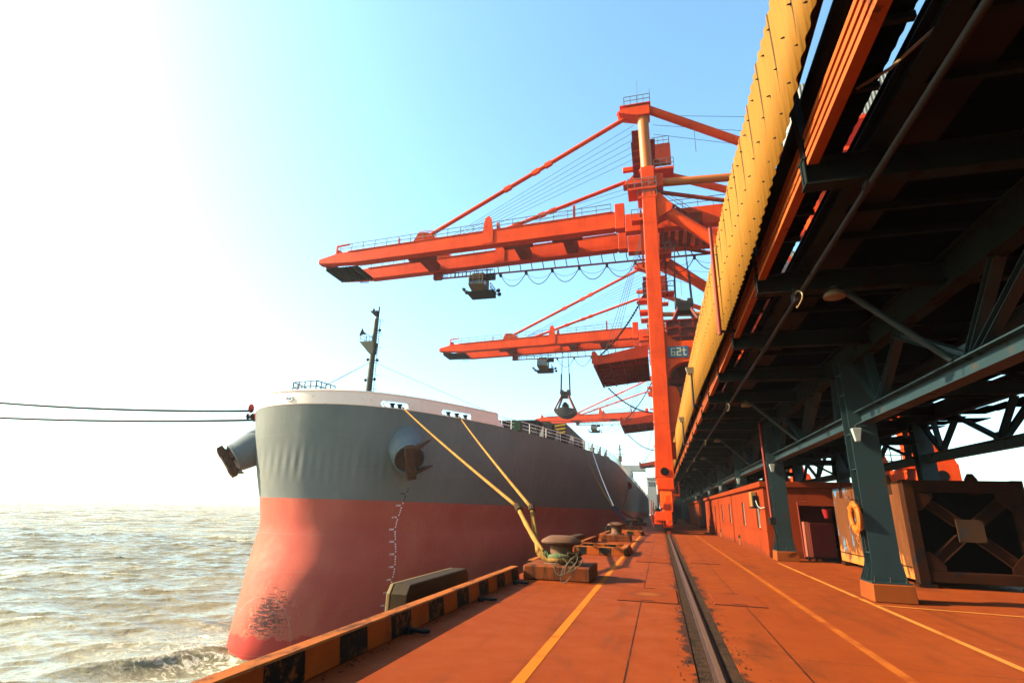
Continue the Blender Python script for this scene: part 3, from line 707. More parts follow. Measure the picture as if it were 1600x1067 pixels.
# side railing aft of the forecastle
def edge(y, side=1, inset=.25):
    z = zdeck(y); p = hpt(y-catm(LZ, LY, z), z, side); return V(p.x-side*inset, p.y, p.z)
ys = [51.2]+[54+3*i for i in range(80)]
b = MB()
for y0_, y1_ in zip(ys[:-1], ys[1:]): railing(b, [edge(y0_), edge(y1_)], 1.1, 1.5, .028, 2)
b.build('side_railing', M['white'], ship)
for k in range(7): b = MB(); y = 58+3.1*k; p = edge(y, 1, .3); b.hexa([p+V(-.5,-.05,0),p+V(.06,-.05,0),p+V(.06,.05,0),p+V(-.5,.05,0),p+V(-.05,-.05,1.25),p+V(.06,-.05,1.25),p+V(.06,.05,1.25),p+V(-.05,.05,1.25)]); b.build('railing_stay', M['dkwhite'], ship)
for y in (67, 71):
    p = edge(y, 1, .6)
    for dy in (0, .9):
        b = MB(); b.lathe(p+V(0,dy,0), [(.3,0),(.24,.06),(.22,.55),(.32,.65),(.30,.72),(.1,.74)], 16); b.build('deck_bitts', M['black'], ship, smooth=True, angle=40)
b = MB(); b.box(-14.4,-13.6,53.0,54.2,9.3,10.3); b.lathe((-14.2,54.6,9.9),[(.45,-.5),(.45,.5)],16,axis=V(1,0,0)); b.build('mooring_winch', paint('green_winch_paint',(.04,.10,.05),.5,.2), ship)
b = MB(); b.tube([(-11.6,62.2,9.1),(-11.6,62.2,10.7)],.12,8); b.tube([(-14.2,60.6,11.0),(-12.3,61.6,10.75),(-11.6,62.2,10.6)],.07,6); b.build('deck_post', M['black'], ship)
# hatch covers opened to the side, each a slab on rails overhanging the coaming
def hatch(y0, y1, n, first=False):
    x1 = -11.9 if first else -10.5
    b = MB(); b.box(-27, -15, y0+1, y1-1, 8.2, 10.6); b.build('hatch_coaming', M['hatch'], ship)
    b = MB(); b.box(-26, x1, y0, y1, 11.35, 12.95)
    hc = b.build('hatch_cover', M['hatch'], ship, bevel=.05)
    for i in range(9):
        b = MB(); xx = -25+i*(x1+24.6)/8; b.box(xx-.05, xx+.05, y0-.06, y0-.002, 11.4, 12.9); b.build('stiffener', M['hatch'], hc)
    b = MB()
    for i in range(3): b.add([(x1-1.6,y0-.066,11.45+.5*i),(x1-.1,y0-.066,11.65+.5*i),(x1-.1,y0-.066,11.9+.5*i),(x1-1.6,y0-.066,11.7+.5*i)],[(0,1,2,3)])
    b.build('hazard_stripes', M['yellow'], hc)
    tx = bpy.data.curves.new('hatch_number', 'FONT'); tx.body = str(n); tx.size = 1.0; tx.extrude = .006; tx.align_x = 'CENTER'
    ob = bpy.data.objects.new('hatch_number', tx); me = bpy.data.meshes.new_from_object(ob); bpy.data.objects.remove(ob)
    me.transform(Matrix.Translation(V(x1-3.2, y0-.075, 11.6)-ORG[ship]) @ Matrix.Rotation(math.pi/2, 4, 'X')); me.materials.append(M['white'])
    o = bpy.data.objects.new('hatch_number', me); COL.objects.link(o); o.parent = hc
b = MB(); b.box(-24, -13.4, 60, 66, 8.8, 11.3); b.box(-24.2, -13.2, 59.8, 66.2, 11.303, 11.5); b.build('deck_store', M['hatch'], ship)
hatch(72, 92, 3, True)
for i, y in enumerate((118, 146, 174, 202, 230)): hatch(y, y+17, 4+i)
b = MB(); b.tube([(-6.6,100,8.3),(-6.6,100,13.2)],.12,8); b.bar((-7.3,100,11.5),(-5.9,100,11.5),.1,.1); b.bar((-7.1,100,12.4),(-6.1,100,12.4),.1,.1); b.box(-6.9,-6.3,99.7,100.3,10.2,11.2); b.build('deck_mast', M['mast'], ship)
b = MB(); b.box(-46,-11,275,300,8.2,15); b.box(-44,-13,278,297,15,21); b.box(-50.5,-6.2,279,286,21,23.6); b.build('accommodation', M['dkwhite'], ship)
b = MB(); b.box(-33,-24,299,306,8.2,26); b.build('funnel', M['yellow'], ship)
b = MB(); b.tube([hull_at(110, 6.4, 1, .12)[0]+V(0,-.9,0), hull_at(110, 6.4, 1, .12)[0]+V(0,.9,0)], .7, 12); b.build('red_reel', M['redring'], ship)

# ---- mooring lines
def rope(pts, r, m, label, group, nm='mooring_rope'):
    b = MB(); b.tube(pts, r, 8); o = b.build(nm, m, smooth=True, loc=pts[-1], angle=180); return tag(o, label, 'rope', group)
BX, BY = -2.56, 14.65
def wrapped(p0, j, off, label):
    p0 = Vector(p0); j = Vector(j); end = V(BX-.43+off, BY-.30, .62)
    t = thing('mooring_rope', tuple(end), label, 'rope', 'mooring ropes from the bow to the nearest bollard')
    b = MB(); b.tube(catenary(p0, j, .10, 30), .06, 8); b.build('line', M['rope'], t, smooth=True, angle=180)
    tail = [j.lerp(end, i/10)-V(0,0,.06*4*(i/10)*(1-i/10)) for i in range(11)]
    b = MB(); b.tube(tail, .078, 8, radii=[.058+.018*(math.sin(i*2.1)*.3+.7) for i in range(11)]); b.build('eye_splice', M['rope'], t, smooth=True, angle=180)
    b = MB(); b.tube([j.lerp(end, -.04), j.lerp(end, .03), j.lerp(end, .10)], .11, 10); b.build('chafe_lashing', M['rope_dark'], t, smooth=True)
    loop = [tail[-1]]+[V(BX+.39*math.cos(a), BY+.39*math.sin(a), .52+off*.5+.015*math.sin(3*a)) for a in [math.pi*1.18+i*math.pi*1.75/18 for i in range(19)]]
    b = MB(); b.tube(loop, .082, 8, radii=[.08+.014*math.sin(i*1.9) for i in range(len(loop))]); b.build('bollard_loop', M['rope_green'] if off >= 0 else M['rope'], t, smooth=True, angle=180)
st1 = hull_at(40.75, zdeck(40)+.2, 1, .1)[0]; st2 = hull_at(45.6, zdeck(45)+.2, 1, .1)[0]
wrapped(st1, (-4.45, 17.3, 1.72), .0, 'yellow mooring rope from the forward bow fairlead, with green sleeve round the nearest bollard')
wrapped(st2, (-4.15, 18.0, 1.70), -.12, 'yellow mooring rope from the second bow fairlead, joining the first above the nearest bollard')
t = thing('rope_tail', (BX+.5, BY-.75, .36), 'tangle of thin rope ends hanging over the nearest bollard plinth', 'rope')
b = MB()
for s0, rr, dz, x0 in ((.1,.19,-.05,.15),(.6,.24,-.16,.30),(1.1,.14,.0,.52),(2.2,.2,.02,.40)):
    b.tube([(BX+x0+.16*math.sin(a+s0), BY-.86-.10*abs(math.sin(a*.5)), .40+dz+rr*math.cos(a)) for a in [i*.5 for i in range(13)]], .014, 6)
b.build('strands', paint('pale_strand', (.20,.15,.09), .85, .3, streak=False, bump=0), t, smooth=True)
b = MB()
for k in range(9):
    a = rng.uniform(0, 6.28); p = V(BX+.42+rng.uniform(-.14,.14), BY-.42+rng.uniform(-.12,.12), .46)
    b.tube([p+V(.1*math.cos(a+i), .09*math.sin(a*1.3+i), .04*math.sin(i*1.7)+.03*i) for i in range(6)], .035, 6)
b.build('knot', M['rope_dark'], t, smooth=True)
# bow lines leading out to the left
def onray(u, v, x):
    d = Matrix([list(r) for r in R]) @ V(u-800, -(v-533.5), -823); return V(0,0,1.7)+d*(x/d.x)
e1 = hull_at(40.7, zdeck(40)+.18, -1, .2)[0]; e2 = hull_at(43.8, zdeck(43)-.12, -1, .3)[0]
b = MB(); rope(catenary(onray(-120, 618, -75), e1, .5, 20), .105, M['rope_dark'], 'upper dark bow line running left from the forecastle over the river', 'bow lines leading left')
rope(catenary(onray(-120, 646, -80), e2, .4, 20), .11, M['rope_dark'], 'lower dark bow line running left from the port bow over the river', 'bow lines leading left')
def spring(y, z, mid, end, r, m, m2, label):
    p = hull_at(y, z, 1, .1)[0]; mid = Vector(mid); end = Vector(end)
    t = thing('mooring_rope', tuple(end), label, 'rope', 'spring ropes from the ship side to the far bollards')
    b = MB(); b.tube(catenary(p, mid, .3, 16), r, 6); b.build('line', m, t, smooth=True)
    b = MB(); b.tube([mid, mid.lerp(end, .5)-V(0,0,.1), end, end+V(.4,-.3,-.1), end+V(.75,.2,-.12)], r*1.7, 8); b.build('eye_splice', m2, t, smooth=True)
spring(66.5, 8.7, (-4.6,56,2.0), (-2.95,52.2,.7), .06, M['rope'], M['rope_blue'], 'left of the twin spring ropes, ending in a blue eye on the shaded bollard')
spring(69.5, 8.65, (-4.5,56.3,2.05), (-2.9,52.0,.62), .06, M['white'], M['rope_blue'], 'right, paler one of the twin spring ropes to the shaded bollard')
spring(110, 6.3, (-4.9,74,1.6), (-2.95,70.9,.65), .05, M['rope_dark'], M['rope_dark'], 'thin dark rope slanting down the ship side to the farthest bollard')

# ================================================================== GRAB CRANES
def crane_proto():
    ox, oy = .55, 57.0
    t = thing('grab_crane', (ox, oy, 0), 'tall orange grab crane nearest the camera, blue 62t plate on its frame', 'crane', 'orange grab cranes standing along the quay rail')
    NY, FY = -6.0, 6.0                     # near and far frames (local Y of the leg centre)
    G = lambda y: oy+y
    CR, CD = M['crane'], M['crane_dark']
    def top(x):  return 34.35+ (x-ox)*.040        # boom top edge droops towards the tip
    def part(b, name, m=CR, parent=t, **k): return b.build(name, m, parent, **k)
    # ---- waterside legs with their bogies
    for y in (NY, FY):
        yc = G(y); b = MB()
        poly = [(-.86,4.55),(.80,4.55),(.80,5.6),(.72,9.0),(.72,36.9),(-.66,36.9),(-.70,9.0),(-.80,5.6)]
        b.prism(poly, (ox,yc-1.0,0), (1,0,0), (0,0,1), (0,2.0,0))
        leg = part(b, 'leg', bevel=.05)
        b = MB()
        b.prism([(.723,8.6),(1.75,9.0),(1.75,12.2),(1.45,12.9),(.723,13.0)], (ox,yc-.55,0), (1,0,0), (0,0,1), (0,1.1,0))
        b.prism([(.726,6.2),(1.35,6.4),(1.35,7.7),(.724,7.8)], (ox,yc-.4,0), (1,0,0), (0,0,1), (0,.8,0)); part(b, 'gusset', CR, leg, bevel=.04)
        b = MB(); b.box(ox-.72, ox+.74, yc-1.06, yc+1.0, 3.55, 4.54); part(b, 'equaliser_head', CR, leg, bevel=.05)
        b = MB(); b.lathe((ox, yc-1.061, 5.1), [(.36,0),(.36,.012)], 28, axis=V(0,-1,0)); part(b, 'pin_bore', M['hole'], leg)
        b = MB()
        for z in (9.4, 16.2, 23.8, 30.1): b.box(ox-.735, ox+.745, yc-1.02, yc+1.02, z, z+.05)
        part(b, 'splice', CR, leg)
        # bogie: a triangular equaliser beam, wheel boxes, buffers and wheels on the rail
        bg_ = thing_ = None
        b = MB(); b.prism([(-3.2,2.0),(3.2,2.0),(1.1,3.5),(-1.1,3.5)], (ox-.5,yc,0), (0,1,0), (0,0,1), (1.0,0,0)); bog = part(b, 'bogie', CR, t, bevel=.04)
        for k in (-2.2, 2.2):
            b = MB(); b.prism([(-1.5,.45),(1.5,.45),(1.5,.9),(.55,1.9),(-.55,1.9),(-1.5,.9)], (ox-.36,yc+k,0), (0,1,0), (0,0,1), (.72,0,0)); part(b, 'wheel_box', CR, bog, bevel=.03)
            for w in (-.8, .8):
                b = MB(); b.lathe((ox-.16, yc+k+w, .40), [(.16,-.02),(.42,0),(.42,.04),(.34,.05),(.34,.28),(.42,.29),(.42,.33),(.16,.34)], 24, axis=V(1,0,0)); part(b, 'wheel', M['brown'], bog, smooth=True, angle=30)
        b = MB(); b.bar((ox-.95,yc-3.9,1.35),(ox+.35,yc-3.9,1.35),.7,.9,(0,1,0)); b.box(ox-1.05,ox-.45,yc-4.1,yc-3.2,.7,1.5); b.tube([(ox+.1,yc-4.4,.85),(ox+.1,yc-3.4,.85)],.16,12); b.lathe((ox+.1,yc-4.45,.85),[(.26,0),(.26,.08)],16,axis=V(0,1,0)); b.box(ox-.25,ox+.45,yc-4.2,yc-3.3,1.7,2.5); b.box(ox-.1,ox+.3,yc-4.0,yc-3.3,2.5,3.0)
        part(b, 'drive_gear', CR, bog, bevel=.02)
        for dx, z in ((-.75,1.75),(.62,1.35)):
            b = MB(); b.lathe((ox+dx,yc-3.75,z),[(.2,-.35),(.24,-.3),(.24,.3),(.18,.36)],14,axis=V(0,1,0)); b.box(ox+dx-.12,ox+dx+.12,yc-3.9,yc-3.6,z-.45,z-.2); part(b, 'drive_motor', M['grill'], bog, smooth=True, angle=40)
        b = MB(); b.box(ox-.3,ox+.25,yc-4.22,yc-4.205,1.85,2.3); b.box(ox-.6,ox-.5,yc-3.95,yc-3.9,2.4,3.4); b.box(ox+.5,ox+.58,yc-3.95,yc-3.9,2.2,3.3); b.box(ox-.62,ox+.6,yc-3.97,yc-3.9,3.3,3.42); part(b, 'gear_cover', M['crane_dark'], bog)
        b = MB(); railing(b, [(ox-1.15,yc-4.3,.65),(ox-1.15,yc-2.4,.65)], 1.3, .7, .025); b.tube([(ox-1.2,yc-4.2,2.6),(ox-1.3,yc-4.3,1.2),(ox-1.1,yc-4.3,.5)],.05,6); b.bar((ox-.15,yc-4.6,.12),(ox+.15,yc-4.6,.12),.1,.22); part(b, 'buffer_rails', M['crane_dark'], bog)
        b = MB(); b.box(ox+.5,ox+1.15,yc-1.6,yc-.2,3.0,3.2); railing(b, [(ox+1.1,yc-1.55,3.2),(ox+1.1,yc-.2,3.2)],1,.7,.025); part(b, 'service_step', M['crane_dark'], bog)
    # sill beam between waterside legs, high tie beams
    for z, h in ((15.9, 1.6), (35.4, 1.1)):
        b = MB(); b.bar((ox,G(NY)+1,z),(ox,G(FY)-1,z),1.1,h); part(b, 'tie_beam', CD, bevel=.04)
    # ---- landside legs, raked inwards
    lx0, lx1 = ox+20.8, ox+14.0
    for y in (NY, FY):
        yc = G(y); b = MB()
        z0, z1 = 6.2, 34.5; f = lambda z: lx0+(lx1-lx0)*(z-5)/30
        b.hexa([(f(z0)-.95,yc-.9,z0),(f(z0)+.95,yc-.9,z0),(f(z0)+.95,yc+.9,z0),(f(z0)-.95,yc+.9,z0),(f(z1)-.7,yc-.9,z1),(f(z1)+.7,yc-.9,z1),(f(z1)+.7,yc+.9,z1),(f(z1)-.7,yc+.9,z1)])
        leg = part(b, 'leg', bevel=.05)
        b = MB(); b.box(lx0-1.5, lx0+1.35, yc-1.3, yc+1.3, 4.0, 5.9)
        b.prism([(-1.4,5.9),(1.3,5.9),(.7,7.7),(-1.25,8.6)], (lx0,yc-1.25,0), (1,0,0), (0,0,1), (0,.3,0)); b.hexa([(lx0-1.4,yc-1.25,5.9),(lx0+1.3,yc-1.25,5.9),(lx0+1.3,yc+1.25,5.9),(lx0-1.4,yc+1.25,5.9),(f(8.2)-.9,yc-.9,8.2),(f(8.2)+.9,yc-.9,8.2),(f(8.2)+.9,yc+.9,8.2),(f(8.2)-.9,yc+.9,8.2)])
        part(b, 'foot_box', CR, leg, bevel=.03)
        b = MB(); b.lathe((lx0+.15, yc-1.305, 4.95), [(.42,0),(.42,.012)], 28, axis=V(0,-1,0)); part(b, 'pin_bore', M['hole'], leg)
        b = MB(); b.prism([(-3.2,2.0),(3.2,2.0),(1.1,3.9),(-1.1,3.9)], (lx0-.5,yc,0), (0,1,0), (0,0,1), (1.0,0,0)); b.box(lx0-.4,lx0+.4,yc-3.7,yc+3.7,.3,1.95); part(b, 'bogie', CD, t, bevel=.04)
    b = MB(); b.bar((lx0-.2,G(NY)+1.3,5.0),(lx0-.2,G(FY)-1.3,5.0),1.3,1.6); part(b, 'sill_beam', CR, bevel=.04)
    b = MB(); b.box(lx0-4.6,lx0-1.55,G(NY)-1.0,G(NY)+.6,5.5,5.62); part(b, 'foot_platform', CR)
    b = MB(); railing(b, [(lx0-1.6,G(NY)-.95,5.62),(lx0-4.5,G(NY)-.95,5.62),(lx0-4.5,G(NY)+.5,5.62)], 1.4, .75, .03, 2); part(b, 'foot_railing', M['grill'])
    # ---- portal beams with rounded haunches, 62t plate on the near one
    for y in (NY, FY):
        yc = G(y); b = MB()
        pts = [(.724,17.25),(18.2,17.25),(18.2,15.2),(2.6,15.2)]+[(2.6-1.876*math.sin(a),13.3+1.9*math.cos(a)) for a in [math.pi/2*k/6 for k in range(1,7)]]
        b.prism(pts, (ox,yc-.7,0), (1,0,0), (0,0,1), (0,1.4,0)); part(b, 'portal_beam', CR, bevel=.04)
        b = MB(); b.prism([(.724,19.6),(.80,18.5),(1.1,17.8),(1.9,17.26),(.724,17.26)], (ox,yc-.5,0), (1,0,0), (0,0,1), (0,1.0,0)); part(b, 'haunch', CR)
    sg = MB(); sg.box(ox+.95, ox+2.80, G(NY)-.79, G(NY)-.715, 15.62, 16.72); sign = part(sg, 'number_plate', M['sign'], bevel=.01)
    g = MB()
    def seg(xa, za, xb, zb, w=.11):
        g.box(min(xa,xb)-w/2, max(xa,xb)+w/2, G(NY)-.81, G(NY)-.79, min(za,zb)-w/2, max(za,zb)+w/2)
    x0, zb_, zt = ox+1.26, 15.84, 16.50; zm = (zb_+zt)/2
    for q in ((0,zb_,0,zt),(.30,zb_,.30,zm),(.08,zt,.30,zt),(.08,zm,.22,zm),(.08,zb_,.22,zb_)): seg(x0+q[0],q[1],x0+q[2],q[3])
    x1 = x0+.52
    for q in ((0,zt,.30,zt),(.30,zm+.12,.30,zt-.12),(0,zm,.30,zm),(0,zb_+.12,0,zm-.12),(0,zb_,.30,zb_)): seg(x1+q[0],q[1],x1+q[2],q[3])
    x2 = x1+.54
    for q in ((.08,zb_,.08,zt),(.20,zb_,.26,zb_),(-.06,zt-.2,.0,zt-.2),(.16,zt-.2,.26,zt-.2)): seg(x2+q[0],q[1],x2+q[2],q[3])
    part(g, 'number', M['signtext'], sign)
    # ---- boom and back girders
    BY0, BY1 = -2.5, 2.6; W_ = 1.05; XT = ox-42.2
    girders = []
    for y in (BY0, BY1):
        yc = G(y); b = MB(); xs = [XT+1.4, ox-38.5, ox-20, ox-3.7]; prev = None
        def sect(x, d):
            zt = top(x); return [(x,yc-W_/2,zt-d),(x,yc+W_/2,zt-d),(x,yc+W_/2,zt),(x,yc-W_/2,zt)]
        s0 = [(XT,yc-W_/2,top(XT)-1.2),(XT,yc+W_/2,top(XT)-1.2),(XT,yc+W_/2,top(XT)-.55),(XT,yc-W_/2,top(XT)-.55)]
        ss = [s0, sect(ox-39.4, 1.45), sect(ox-37.4, 1.6), sect(ox-3.8, 2.05)]
        base = len(b.v)
        for s_ in ss: b.v += s_
        for i in range(3):
            for k in range(4): b.f.append((4*i+k, 4*i+(k+1)%4, 4*i+4+(k+1)%4, 4*i+4+k)); b.mi.append(0)
        b.f += [(3,2,1,0), (12,13,14,15)]; b.mi += [0,0]
        gir = part(b, 'boom_girder', CR, bevel=.04); girders.append(gir)
        b = MB(); b.box(ox-3.78, ox-2.7, yc-.56, yc+.56, 32.0, 35.2); part(b, 'hinge_block', CR, gir, bevel=.04)
        b = MB()
        for i in range(15): x = ox-38+i*2.35; b.box(x-.03, x+.03, yc-W_/2-.006, yc+W_/2+.006, top(x)-1.45, top(x)-.02)
        for z in (.0,): b.bar((ox-38,yc,top(ox-38)+.02),(ox-4,yc,top(ox-4)+.02),W_+.16,.05); b.bar((ox-37.4,yc,top(ox-37.4)-1.62),(ox-4,yc,top(ox-4)-2.06),W_+.16,.05)
        part(b, 'flanges', CR, gir)
        b = MB(); b.box(ox-2.65, ox+27, yc-.55, yc+.55, 31.5, 33.7); part(b, 'back_girder', CR, bevel=.04)
        # walkway and its railing along the outer/inner side
        sy = -1 if y < 0 else -1
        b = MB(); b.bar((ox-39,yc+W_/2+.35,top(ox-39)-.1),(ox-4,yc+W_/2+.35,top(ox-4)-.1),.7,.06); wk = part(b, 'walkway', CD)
        b = MB(); railing(b, [(ox-39.2,yc-W_/2+.06,top(ox-39.2)),(ox-4.2,yc-W_/2+.06,top(ox-4.2))], 1.1, 1.7, .03); part(b, 'railing', M['rail_grey'], wk)
        b = MB(); b.box(ox-2.6,ox+26,yc+.56,yc+1.2,33.5,33.56); wk = part(b, 'walkway', CD)
        b = MB(); railing(b, [(ox+2,yc-.5,33.7),(ox+26,yc-.5,33.7)], 1.1, 1.6, .03); part(b, 'railing', M['rail_grey'], wk)
        # lamp posts and stay lugs standing on the girder
        for x, h, w in ((ox-31,1.1,.16),(ox-8.5,1.9,.26)):
            b = MB(); b.bar((x,yc,top(x)),(x,yc,top(x)+h),w,w); part(b, 'lamp_post', CR, gir)
        b = MB(); x = ox-19.0; b.prism([(-.6,-1.7),(.75,-1.7),(.75,-.2),(.45,1.6),(.15,2.0),(-.3,1.7),(-.5,.6)], (x,yc-.62,top(x)), (1,0,0), (0,0,1), (0,.18,0)); b.prism([(.9,0),(1.5,0),(1.2,1.4),(.9,1.4)], (x,yc+.2,top(x)), (1,0,0), (0,0,1), (0,.3,0)); part(b, 'latch_bracket', CR, gir)
        b = MB(); x = ox-27.3; b.prism([(-1.6,0),(1.8,0),(.9,.9),(-.2,1.25),(-.9,1.25)], (x,yc-.4,top(x)), (1,0,0), (0,0,1), (0,.8,0)); b.tube([(x-1.9,yc+.5,top(x)),(x-1.2,yc+.5,top(x)+1.9),(x+.5,yc+.5,top(x)+1.9),(x+1.6,yc+.5,top(x)+.3)],.05,6); part(b, 'stay_lug', CR, gir)
    b = MB(); b.box(XT+.6,XT+5.2,G(BY0)+.6,G(BY1)-.6,top(XT)-1.6,top(XT)-1.4)
    for i in range(10): b.box(XT+.5+.5*i,XT+.6+.5*i,G(BY0)+.55,G(BY1)-.55,top(XT)-1.75,top(XT)-1.38)
    b.bar((XT+3.1,G(BY1)-.3,top(XT)-1.8),(XT+4.5,G(BY1)-.3,top(XT)-1.9),.1,.1); part(b, 'tip_platform', M['grill'])
    b = MB(); b.box(XT+.4,XT+1.2,G(BY0)+.5,G(BY1)-.5,top(XT)-1.3,top(XT)-.5); part(b, 'tip_beam', CD)
    b = MB(); b.bar((XT+2.2,G(BY0),top(XT)),(XT+2.2,G(BY0),top(XT)+1.4),.2,.2); b.bar((XT+2.1,G(BY0),top(XT)+1.35),(XT+4,G(BY0),top(XT)+1.5),.22,.18); b.lathe((XT+2.4,G(BY0)+.1,top(XT)+.35),[(.5,0),(.5,.2)],20,axis=V(0,1,0)); part(b, 'tip_davit', CR)
    for x in (ox-28, ox-15.5, ox-9.5):
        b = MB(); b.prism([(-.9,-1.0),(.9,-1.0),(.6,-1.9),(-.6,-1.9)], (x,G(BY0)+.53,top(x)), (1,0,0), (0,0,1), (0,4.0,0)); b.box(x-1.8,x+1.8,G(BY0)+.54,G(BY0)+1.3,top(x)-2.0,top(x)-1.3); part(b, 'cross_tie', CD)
    for x in (ox+1.5,ox+9,ox+17,ox+25): b = MB(); b.box(x-.5,x+.5,G(BY0)+.56,G(BY1)-.56,31.7,33.2); part(b, 'back_cross_tie', CD)
    for i in range(5): b = MB(); b.box(ox+2.2+i*.9,ox+2.7+i*.9,G(BY0)+.58,G(BY1)-.58,31.55,31.75); part(b, 'trolley_beam', M['crane_dark'])
    # machinery house on the back girder
    b = MB()
    for x in (ox+16.4, ox+22, ox+27.6):
        for y in (-5, 5): b.bar((x,G(y),33.7),(x,G(y),40.4),.5,.5,(0,1,0))
    b.box(ox+16,ox+28,G(-5.6),G(5.6),40.1,40.6); b.box(ox+16,ox+28,G(-5.4),G(5.4),36.8,37.2); part(b, 'house_frame', CR)
    b = MB(); b.box(ox+9.2, ox+13, G(-4.5), G(0), 22.6, 26.6); part(b, 'electrical_house', M['greyclad'], bevel=.05)
    b = MB(); b.box(ox+9, ox+13.2, G(-4.7), G(.2), 22.1, 22.5); part(b, 'house_floor', CD)
    b = MB(); b.box(ox+16, ox+28.5, G(-5.5), G(5.5), 40.62, 45.6); part(b, 'machinery_house', M['greyclad'], bevel=.05)
    # trolley running under the girders, above the hopper
    # operator rail, hangers, festoon cable
    yr = G(BY1)+.35; zr = lambda x: 30.75+(x-ox)*.004
    b = MB(); b.bar((ox-27.5,yr,zr(ox-27.5)),(ox+14,yr,zr(ox+14)),.16,.18)
    b.bar((ox-27.5,yr,zr(ox-27.5)+.65),(ox-20,yr,zr(ox-20)+.65),.12,.12)
    for i in range(14): x = ox-27+i*.55; b.bar((x,yr,zr(x)),(x,yr,zr(x)+.65),.08,.08)
    rl = part(b, 'cabin_rail', CD)
    for i in range(27): b = MB(); x = ox-27+i*1.5; b.tube([(x,G(BY1)+.45,top(x)-1.75),(x+.1,yr+.35,zr(x)+.75),(x+.25,yr,zr(x)+.1)],.06,6); part(b, 'rail_hanger', CD, rl)
    b = MB()
    b.box(ox-28.3,ox-27.2,yr-.3,yr+.3,zr(ox-28)-.1,zr(ox-28)+.9); part(b, 'rail_end_box', CD, rl)
    b = MB(); xs = [ox-19.0+i*3.42 for i in range(12)]
    for a, c in zip(xs[:-1], xs[1:]):
        b.tube(catenary((a,yr+.1,zr(a)-.2),(c,yr+.1,zr(c)-.2),1.75,12),.045,6); b.tube(catenary((a,yr+.4,zr(a)-.2),(c,yr+.4,zr(c)-.2),.8,10),.02,5)
        b.box(a-.15,a+.15,yr-.12,yr+.42,zr(a)-.4,zr(a)-.1)
    part(b, 'festoon_cable', M['wire'], rl)
    # cabin
    cx0, cx1, cz0, cz1 = ox-22.9, ox-20.9, 28.1, 30.3; cy0, cy1 = yr-1.2, yr+1.3
    b = MB(); b.hexa([(cx0+.35,cy0+.5,cz0),(cx1,cy0+.5,cz0),(cx1,cy1,cz0),(cx0+.35,cy1,cz0),(cx0,cy0,cz0+.75),(cx1,cy0,cz0+.75),(cx1,cy1,cz0+.75),(cx0,cy1,cz0+.75)]); b.box(cx0,cx1,cy0,cy1,cz0+.752,cz1); cab = part(b, 'operator_cabin', M['cabin'], bevel=.04)
    b = MB(); b.box(cx0+.1,cx1-.1,cy0-.02,cy0-.002,cz0+.95,cz1-.2); b.box(cx0-.02,cx0-.002,cy0+.1,cy1-.3,cz0+.95,cz1-.2); b.box(cx1+.002,cx1+.02,cy0+.15,cy0+.9,cz0+.9,cz1-.3); part(b, 'cabin_glazing', M['glass'], cab)
    b = MB()
    for x in (cx0+.12,cx0+.6,cx1-.55,cx1-.12): b.bar((x,cy0-.03,cz0+.9),(x,cy0-.03,cz1-.15),.05,.04)
    b.bar((cx0,cy0-.03,cz0+1.7),(cx1,cy0-.03,cz0+1.7),.05,.05); b.bar((cx0,cy0-.03,cz0+.85),(cx1,cy0-.03,cz0+.85),.06,.08); part(b, 'glazing_bars', M['lamp'], cab)
    b = MB(); b.box(cx0-.4,cx1+.9,cy0+.3,cy1+.5,cz0-.12,cz0-.02); b.box(cx1+.02,cx1+.85,cy1-.6,cy1+.4,cz0,cz0+.7); railing(b,[(cx1+.85,cy0+.4,cz0),(cx1+.85,cy1+.4,cz0)],1.0,.6,.03)
    for dx, dz in ((-.9,.55),(-.55,.1)): b.lathe((cx0+dx,cy0+.9,cz0+dz),[(.12,-.2),(.28,0),(.26,.1)],14,axis=V(-.5,-.4,-.6)); b.bar((cx0+dx,cy0+.9,cz0+dz),(cx0+.1,cy0+.9,cz0+.1),.06,.06)
    for dx, dz in ((1.3,.75),(1.45,.2)): b.lathe((cx1+dx,cy1,cz0+dz),[(.12,-.2),(.28,0),(.26,.1)],14,axis=V(.5,-.4,-.6)); b.bar((cx1+dx,cy1,cz0+dz),(cx1+.5,cy1,cz0+.3),.08,.08)
    part(b, 'cabin_platform', M['grill'], cab)
    b = MB(); b.box(cx0+.2,cx1-.2,yr-.5,yr+.5,cz1,zr(cx0)+.1); b.box(cx1,cx1+1.2,yr-.3,yr+.3,cz1-.4,zr(cx1)); part(b, 'cabin_trolley', M['grill'], cab)
    # ---- masts, head platforms, stays
    apex = {}
    for y in (NY+.1, FY-2.2):
        yc = G(y); b = MB(); b.tube([(ox-.02,yc,36.9),(ox-.12,yc,44.2)],.60,24); part(b, 'mast', M['pipe'], smooth=True, angle=50)
        b = MB(); b.lathe((ox,yc,36.95),[(.85,0),(.85,.12),(.65,.16)],24); part(b, 'mast_flange', CR)
        apex[y] = yc
    ya, yb = G(NY+.1), G(FY-2.2)
    b = MB(); b.prism([(-2.9,44.75),(-2.7,44.55),(-.6,43.9),(.65,43.9),(.65,45.2),(-1.9,45.2)], (ox,ya-.8,0), (1,0,0), (0,0,1), (0,1.6,0)); hd = part(b, 'mast_head', CR, bevel=.03)
    b = MB(); b.box(ox-2.6,ox+.8,ya-.9,ya+1.2,45.35,45.43); b.bar((ox-3.0,ya,45.0),(ox+.4,ya,45.55),.2,.2); part(b, 'head_platform', CR, hd)
